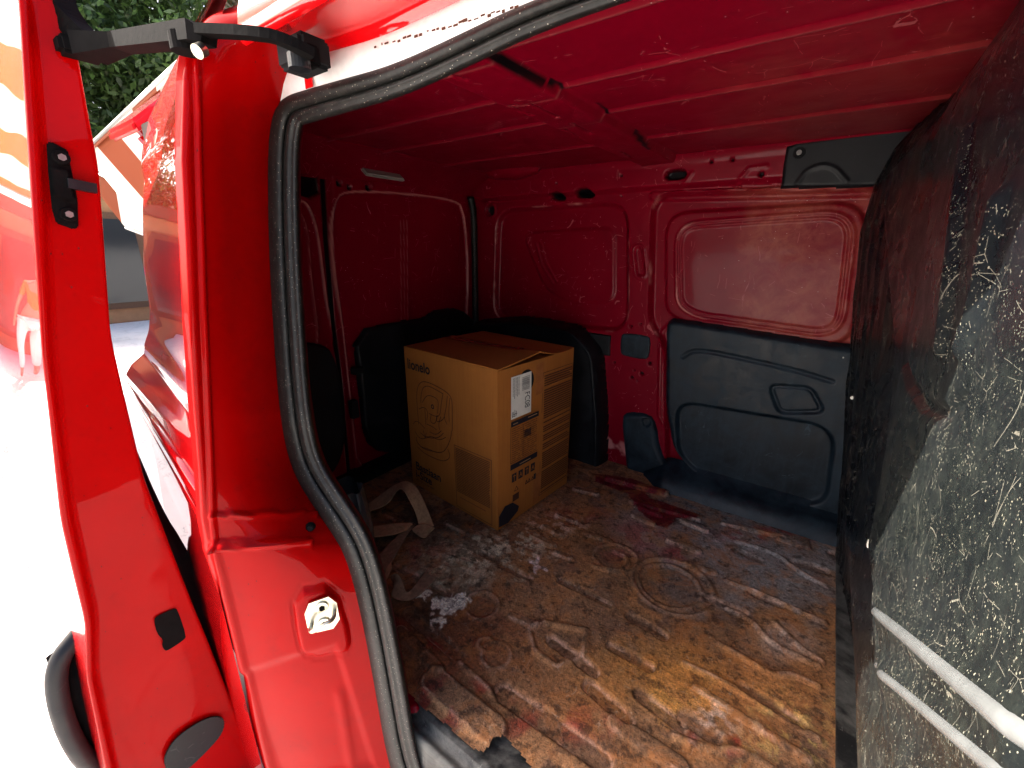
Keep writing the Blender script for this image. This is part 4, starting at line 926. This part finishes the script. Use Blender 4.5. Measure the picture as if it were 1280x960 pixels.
    q0 = at(110, 60, 0, XD+.03); q1 = at(150, 54, 0, XD+.11); q2 = at(250, 42, 1, .33); q3 = at(262, 48, 1, .335)
    tube('arm_bar', [q0, q1, q2, q3], .02, SATIN, arm, n=4, sq=(1.2, .8), rs=[.030, .019, .021, .014])
    r = [at(250, 38, 1, .325), at(330, 42, 1, .36), at(360, 52, 1, .38), at(390, 68, 1, .41)]
    tube('arm_link', smooth_open(r, 2), .012, SATIN, arm, n=4, sq=(1.1, .7))
    disc('pivot', at(232, 55, 1, .325), (0, 0, 1), .020, .022, SATIN, arm); disc('pivot_pin', at(250, 63, 1, .32), (.2, -.6, -.4), .009, .012, STEEL, arm)
    c = at(374, 78, 1, .405); disc('roller', c, (0, 0, 1), .015, .018, BLACK, arm); box('roller_bracket', c+np.array([-.01, .02, .014]), (.035, .022, .026), SATIN, arm)
    box('hinge_bracket', at(100, 62, 0, XD+.01), (.04, .06, .028), SATIN, arm, bevel=.006)
slide_door()
# ------------------------------------------------------------------ carton
def carton():
    o = np.array([-.86, 1.111]); l = np.array([-1.393, 1.152]); r = np.array([-.818, 1.583]); H = .64
    T = thing('cardboard_box', 'brown cardboard carton for a child car seat standing on the rusty van floor', 'box', (o[0], o[1], .006)); Z0 = .006
    w1 = np.linalg.norm(o-l); w2 = np.linalg.norm(r-o); a = (l-o)/w1; b = (r-o)/w2
    a = a-b*(a@b); a /= np.linalg.norm(a)
    def P(u, v, z, k=0):                       # u along the left face from the near corner, v along the right face
        q = a*u+b*v; return Vector((q[0], q[1], z))
    def shell():
        bm = bmesh.new(); th = .005; c = [(0, 0), (w1, 0), (w1, w2), (0, w2)]; i_ = [(th, th), (w1-th, th), (w1-th, w2-th), (th, w2-th)]
        N = 9; Vo = [[], []]
        def wal(p, q, n, zz): # gently bowed wall
            out = []
            for k in range(N):
                t = k/N; x = p[0]*(1-t)+q[0]*t; y = p[1]*(1-t)+q[1]*t; bw = .004*math.sin(math.pi*t)*math.sin(math.pi*min(1, zz/H))
                out.append(P(x+n[0]*bw, y+n[1]*bw, zz))
            return out
        ns = [(0, -1), (1, 0), (0, 1), (-1, 0)]; zs = [0, .02, .15, .32, .5, .62, H]; rings = []
        for zz in zs:
            ro = []; [ro.extend(wal(c[k], c[(k+1) % 4], ns[k], zz)) for k in range(4)]; rings.append([bm.verts.new(p) for p in ro])
        inn = []
        for zz in (H, .02):
            ro = []; [ro.extend(wal(i_[k], i_[(k+1) % 4], (0, 0), zz)) for k in range(4)]; inn.append([bm.verts.new(p) for p in ro])
        al = rings+inn; n = len(al[0])
        for x, y in zip(al[:-1], al[1:]):
            for k in range(n): bm.faces.new((x[k], x[(k+1) % n], y[(k+1) % n], y[k]))
        bm.faces.new(al[0][::-1]); bm.faces.new(al[-1]); bmesh.ops.recalc_face_normals(bm, faces=bm.faces); return bm_obj('carton_body', bm, CARD, T)
    body = shell()
    def flap(name, p0, p1, q0, q1, zf, th=.005, nn=10):
        """flap hinged along p0-p1 (box u,v) reaching to q0-q1, zf(s,t)=height"""
        bm = bmesh.new(); g = [[], []]
        for L_ in (0, 1):
            for i in range(nn+1):
                s = i/nn; row = []
                for j in range(nn+1):
                    t = j/nn; u = (p0[0]*(1-s)+p1[0]*s)*(1-t)+(q0[0]*(1-s)+q1[0]*s)*t; v = (p0[1]*(1-s)+p1[1]*s)*(1-t)+(q0[1]*(1-s)+q1[1]*s)*t
                    row.append(bm.verts.new(P(u, v, zf(s, t)-L_*th)))
                g[L_].append(row)
        for L_ in (0, 1):
            for i in range(nn):
                for j in range(nn): bm.faces.new((g[L_][i][j], g[L_][i+1][j], g[L_][i+1][j+1], g[L_][i][j+1]))
        for i in range(nn):
            for e in (0, nn): bm.faces.new((g[0][i][e], g[0][i+1][e], g[1][i+1][e], g[1][i][e])); bm.faces.new((g[0][e][i], g[0][e][i+1], g[1][e][i+1], g[1][e][i]))
        bmesh.ops.recalc_face_normals(bm, faces=bm.faces); return bm_obj(name, bm, CARD, T)
    mid = w2*.5
    flap('flap', (0, .01), (0, w2-.01), (.2, .02), (.2, w2-.02), lambda s, t: H-.004-.03*t*0)
    flap('flap', (w1, .01), (w1, w2-.01), (w1-.2, .02), (w1-.2, w2-.02), lambda s, t: H-.004)
    flap('flap', (0, 0), (w1, 0), (-.004, mid-.01), (w1, mid-.004), lambda s, t: H+.006+(.019*(1-s)**2+.005)*t**1.2)
    flap('flap', (0, w2), (w1, w2), (-.006, mid+.004), (w1, mid), lambda s, t: H+.006+(.020*(1-s)**3+.003)*t**1.3-.012*math.sin(math.pi*t)*(1-s)**2)
    tape = simple('glossy_packing_tape', (.36, .13, .04), .22, nz=.15, ns=30)
    def strip(name, uv, mat, par=T, face='L', lift=.0006, quad=None):
        """flat print quad in face coordinates (u from the left end, z up)"""
        bm = bmesh.new(); vs = [bm.verts.new(fp(face, x, y, lift)) for x, y in uv]; bm.faces.new(vs)
        for v in bm.verts: pass
        return bm_obj(name, bm, mat, par)
    def bowv(t, zz): return .004*math.sin(math.pi*min(max(t, 0), 1))*math.sin(math.pi*min(1, max(zz, 0)/H))
    def fp(face, x, zz, lift):
        if face == 'L': u = w1-x; t = u/w1; return P(u, -bowv(t, zz)-lift-.0012, zz)
        t = x/w2; return P(-bowv(1-t, zz)-lift-.0012, x, zz)
    tp = []
    for k in range(12):
        s0, s1 = k/12, (k+1)/12
    # tape along the closed centre seam and down the right face
    bm = bmesh.new(); R_ = []
    for k in range(13):
        s = k/12; h1 = H+.0075+(.019*(1-s)**2+.005)+.001; R_.append([bm.verts.new(P(w1*s, mid-.035, H+.0095+(.019*(1-s)**2+.005)*.83)), bm.verts.new(P(w1*s, mid-.005, h1)), bm.verts.new(P(w1*s, mid+.005, max(h1-.004, H+.012))), bm.verts.new(P(w1*s, mid+.04, H+.0100+(.020*(1-s)**3+.003)*.8))])
    for k in range(2, 12):
        for j in range(3): bm.faces.new((R_[k][j], R_[k+1][j], R_[k+1][j+1], R_[k][j+1]))
    bm_obj('packing_tape', bm, tape, T, smooth=True)
    def grid_quad(name, x0, x1, z0, z1, mat, face, lift, par=T):
        bm = bmesh.new(); nx = max(1, int(abs(x1-x0)/.05)); nz = max(1, int(abs(z1-z0)/.05)); G = [[bm.verts.new(fp(face, x0+(x1-x0)*i/nx, z0+(z1-z0)*j/nz, lift)) for j in range(nz+1)] for i in range(nx+1)]
        for i in range(nx):
            for j in range(nz): bm.faces.new((G[i][j], G[i+1][j], G[i+1][j+1], G[i][j+1]))
        return bm_obj(name, bm, mat, par)
    grid_quad('packing_tape', .215, .262, .50, .625, tape, 'R', .0006); grid_quad('packing_tape', .215, .262, .01, .15, tape, 'R', .0006)
    grid_quad('packing_tape', 0, .06, .585, .634, tape, 'L', -.0004) if False else None
    # all printing of one face in one mesh per ink
    def text(s, size, face, x, z, mat, name='lettering', rot=0, bold=0, wid=None, par=None, lift=.0012):
        cu = bpy.data.curves.new('t', 'FONT'); cu.body = s; cu.size = size; cu.offset = bold; o_ = bpy.data.objects.new('t', cu); COL.objects.link(o_)
        bpy.context.view_layer.update(); m = bpy.data.meshes.new_from_object(o_.evaluated_get(bpy.context.evaluated_depsgraph_get()))
        bpy.data.objects.remove(o_); co = np.array([v.co[:] for v in m.vertices])
        if wid: co[:, 0] *= wid/co[:, 0].max()
        c, s_ = math.cos(rot), math.sin(rot)
        for v, p in zip(m.vertices, co):
            X = x+p[0]*c-p[1]*s_; Z_ = z+p[0]*s_+p[1]*c; v.co = fp(face, X, Z_, lift)
        m.materials.clear(); m.materials.append(mat); m.name = name; ob = bpy.data.objects.new(name, m); return link(ob, par or T)
    text('lionelo', .06, 'L', .020, .556, INK, wid=.150, bold=.0015)
    text('Bastiaan', .055, 'L', .034, .086, INK, wid=.175, bold=.0012); text('i-Size', .052, 'L', .030, .044, INK, wid=.115, bold=.0012); text('40-150 cm car seat', .018, 'L', .033, .026, INK, wid=.125)
    def strokes(name, lines, wd, mat, face, lift=.001, par=T):
        bm = bmesh.new()
        for ln in lines:
            for (x0, z0), (x1, z1) in zip(ln[:-1], ln[1:]):
                d = np.array([x1-x0, z1-z0]); L_ = np.linalg.norm(d)
                if L_ < 1e-5: continue
                d /= L_; nn = np.array([-d[1], d[0]])*wd/2; e = d*wd*.3
                q = [np.array([x0, z0])-e+nn, np.array([x0, z0])-e-nn, np.array([x1, z1])+e-nn, np.array([x1, z1])+e+nn]
                bm.faces.new([bm.verts.new(fp(face, p[0], p[1], lift)) for p in q])
        return bm_obj(name, bm, mat, par)
    # outline drawing of the seat, traced on the face plane
    n1 = l; dirL = (o-l)/w1
    def fL(px, py):
        nn = np.array([-dirL[1], dirL[0], 0]); d = ray(px, py); t = ((np.array([l[0], l[1], 0])-CAM)@nn)/(d@nn); X = CAM+d*t; return ((X[:2]-l)@dirL, X[2])
    z1 = lambda pts, k=1: smooth_open([fL(500+a*.13542, 410+b*.13542) for a, b in pts], 2)
    z2 = lambda pts: smooth_open([fL(505+a*.13542, 540+b*.13542) for a, b in pts], 2)
    SL = [z1([(170, 900), (155, 740), (150, 620), (165, 540), (205, 505), (260, 515), (340, 550), (420, 595), (470, 640), (488, 700), (490, 900), (488, 960)]),
          z1([(190, 700), (195, 620), (210, 560), (260, 545), (330, 580), (400, 620)]), z1([(205, 700), (240, 640), (280, 635), (330, 655), (360, 690), (350, 800)]),
          z1([(400, 620), (385, 700), (375, 820), (330, 830), (270, 800)]), z1([(440, 640), (430, 760), (410, 840), (440, 900)]), z1([(465, 660), (455, 760), (460, 880)]),
          z1([(175, 760), (220, 740), (260, 780), (250, 860)]), z1([(290, 810), (280, 880), (330, 900), (345, 820)]), z1([(350, 820), (335, 880), (390, 870), (415, 830)]),
          z1([(120, 900), (135, 872), (175, 880), (230, 940)]), z1([(250, 900), (300, 920), (340, 950)]), z1([(380, 830), (360, 900), (370, 950)]), z1([(230, 760), (240, 900)]),
          z2([(100, 10), (130, 60), (170, 80), (220, 60), (270, 70), (330, 60), (370, 20)]), z2([(110, 90), (150, 150), (230, 170), (310, 205), (370, 195), (410, 140), (440, 60), (445, 0)]),
          z2([(120, 150), (180, 205), (270, 250), (360, 280), (400, 270)]), z2([(110, 60), (120, 120), (190, 175), (300, 195)]), z2([(410, 170), (430, 220), (420, 260), (380, 275)]), z2([(150, 20), (200, 60), (260, 50), (330, 90), (390, 60)]),
          z2([(180, 0), (195, 80), (205, 20)]), z2([(240, 10), (300, 40), (350, 0)])]
    strokes('seat_drawing', SL, .0028, INKB, 'L'); c0 = fL(541, 510)
    strokes('seat_emblem', [[(c0[0]+.008*math.cos(t), c0[1]+.008*math.sin(t)) for t in np.linspace(0, 6.3, 12)]], .004, INK, 'L')
    fr = [(.305, .293), (.535-.028, .293), (.535-.028, .012), (.305, .012), (.305, .293)]
    LN = [fr]; LN2 = []; 
    for k in range(27):
        z_ = .282-k*.0075; x0 = .312
        while x0 < .495:
            L_ = min(random.uniform(.006, .03), .498-x0); LN2.append([(x0, z_), (x0+L_, z_)]); x0 += L_+random.uniform(.002, .005) if x0 < .38 else L_+random.uniform(.0015, .003)
    LN.append([(.33, .062), (.475, .062)]); strokes('panel_border', LN, .0022, INKB, 'L'); strokes('fine_print', LN2, .0034, INKM, 'L')
    # right face
    bm = bmesh.new(); cc = (.155, .57); vs = [bm.verts.new(fp('R', cc[0]+.045*math.cos(t), cc[1]+.045*math.sin(t), .0006)) for t in np.linspace(0, 2*math.pi, 25)[:-1]]; bm.faces.new(vs); bm_obj('hand_hole', bm, HOLE, T)
    lab = grid_quad('shipping_label', .068, .183, .442, .604, LABEL, 'R', .0020)
    G = simple('label_print_ink', (.06, .06, .06), .6)
    bars = []; z_ = .590
    while z_ > .540:
        t = random.choice((.0012, .002, .0028)); bars.append([(.128, z_), (.172, z_)]); z_ -= t+random.uniform(.0015, .003)
    strokes('barcode', bars, .0014, G, 'R', .003, lab); text('FC08', .042, 'R', .145, .530, G, rot=-math.pi/2, par=lab, wid=.062, lift=.003)
    for v in lab.children: pass
    tx = []
    for k in range(5):
        x_ = .078+k*.008; z_ = .598
        while z_ > .53: L_ = random.uniform(.004, .012); tx.append([(x_, z_), (x_, z_-L_)]); z_ -= L_+.003
    tx += [[(.074, .47), (.074, .448)], [(.080, .47), (.080, .456)], [(.088, .475), (.088, .45)], [(.096, .47), (.096, .452)], [(.1, .46), (.08, .46)], [(.09, .452), (.075, .452)]]
    strokes('label_print', tx, .0026, G, 'R', .003, lab)
    for ob in T.children:
        pass
    grid_quad('print_band', .068, .232, .411, .432, INK, 'R', .0024); grid_quad('print_band', .068, .232, .232, .255, INK, 'R', .0010)
    WI = simple('pale_reversed_print', (.35, .2, .1), .8); strokes('band_print', [[(.08, .421), (.105, .421)], [(.165, .424), (.22, .424)], [(.12, .243), (.185, .243)]], .0035, WI, 'R', .0032)
    T2 = []; z_ = .402
    while z_ > .268:
        x0 = .076
        while x0 < .222: L_ = random.uniform(.008, .05); e = min(x0+L_, .224); T2.append([(x0, z_), (e, z_)]); x0 = e+random.uniform(.004, .014)
        z_ -= .0088
    strokes('table_print', T2, .0022, INKB, 'R'); strokes('barcode', [[(.148+i*.0042, .345), (.148+i*.0042, .374)] for i in range(10)], .0026, INK, 'R')
    strokes('panel_border', [[(.068, .408), (.068, .262), (.232, .262)], [(.140, .40), (.140, .27)]], .002, INKB, 'R')
    for k in range(4):
        x0 = .078+k*.038; grid_quad('care_symbol', x0, x0+.026, .176, .212, INK, 'R', .001)
        strokes('symbol_detail', [[(x0+.006, .184), (x0+.013, .204), (x0+.020, .184)], [(x0+.008, .192), (x0+.018, .192)]] if k % 2 else [[(x0+.013, .18), (x0+.013, .206)], [(x0+.006, .20), (x0+.013, .206), (x0+.02, .20)]], .003, CARD, 'R', .0018)
    for x0 in (.160, .178, .200): strokes('care_symbol', [[(x0, .135), (x0+.007, .150), (x0+.014, .135), (x0, .135)]], .004, INKB, 'R')
    grid_quad('care_symbol', .214, .228, .132, .158, INK, 'R', .001)
    strokes('warning_symbol', [[(.094, .132), (.105, .150), (.116, .132), (.094, .132)]], .003, INKB, 'R'); grid_quad('warning_box', .084, .122, .088, .118, INKB, 'R', .001)
    bm = bmesh.new(); bm.faces.new([bm.verts.new(fp('R', x, z, .001)) for x, z in ((.006, .012), (.006, .060), (.040, .090), (.085, .085), (.125, .050), (.118, .030), (.06, .004))]); bm_obj('corner_emblem', bm, INK, T)
    T3 = []; z_ = .565
    while z_ > .045:
        x0 = .268
        if random.random() > .12:
            while x0 < .455: L_ = random.uniform(.03, .12); e = min(x0+L_, .462); T3.append([(x0, z_), (e, z_)]); x0 = e+random.uniform(.002, .006)
        z_ -= .0098
    strokes('fine_print', T3, .0052, INKM, 'R'); strokes('panel_border', [[(.258, .58), (.465, .58), (.465, .035), (.258, .035), (.258, .58)]], .002, INKB, 'R')
    return T
carton()
# ------------------------------------------------------------------ tangled webbing strap
def strap():
    base = at(490, 690, 2, 0); base[2] = .004
    T = thing('webbing_strap', 'tangled brown webbing strap lying on the floor left of the carton', 'strap', base)
    z5 = lambda p: (420+p[0]*.20833, 580+p[1]*.20833)
    def rib(name, A, B, mat, sub=3):
        a = [at(*z5(p[:2]), 2, p[2])-base for p in A]; b = [at(*z5(p[:2]), 2, p[2])-base for p in B]
        a = [np.array(q) for q in smooth_open([tuple(x) for x in a], sub)]; b = [np.array(q) for q in smooth_open([tuple(x) for x in b], sub)]
        o = loft(name, [[x*(1-t)+y*t for t in (0, .08, .35, .65, .92, 1)] for x, y in zip(a, b)], mat, T)
        s = o.modifiers.new('t', 'SOLIDIFY'); s.thickness = .0025; s.offset = 0; return o
    rib('strap_loop', [(100, 340, .01), (150, 268, .02), (260, 190, .05), (350, 125, .10), (430, 95, .13), (490, 140, .12), (550, 270, .06), (588, 372, .012)],
        [(130, 350, .008), (185, 288, .02), (310, 250, .05), (360, 165, .10), (395, 140, .13), (432, 200, .12), (478, 290, .06), (500, 385, .012)], WEB)
    rib('strap_loop', [(110, 385, .03), (140, 383, .03), (300, 358, .045), (440, 350, .035), (460, 360, .02)], [(150, 440, .03), (190, 441, .03), (320, 432, .045), (400, 408, .035), (430, 395, .02)], WEB)
    rib('strap_loop', [(440, 362, .02), (400, 400, .022), (280, 515, .03), (190, 635, .022), (170, 740, .01)], [(470, 372, .02), (435, 410, .022), (355, 560, .03), (300, 650, .022), (228, 765, .01)], WEBD)
    rib('strap_loop', [(140, 400, .03), (150, 470, .03), (152, 550, .025), (172, 640, .012)], [(190, 435, .03), (222, 480, .03), (232, 545, .025), (190, 640, .012)], WEB)
    rib('strap_loop', [(330, 588, .03), (285, 655, .02), (228, 765, .008)], [(337, 625, .028), (308, 690, .018), (242, 768, .006)], WEB)
    rib('strap_loop', [(455, 392, .02), (500, 358, .03), (550, 360, .03), (595, 385, .018)], [(470, 410, .012), (505, 440, .02), (540, 445, .02), (560, 415, .012)], WEB)
    rib('strap_tail', [(330, 670, .03), (352, 655, .045), (385, 665, .045), (405, 720, .03), (425, 780, .02), (470, 735, .012), (528, 652, .008)],
        [(332, 690, .012), (350, 710, .02), (345, 745, .02), (325, 795, .012), (385, 822, .008), (470, 818, .008), (612, 685, .008)], WEBD)
strap()
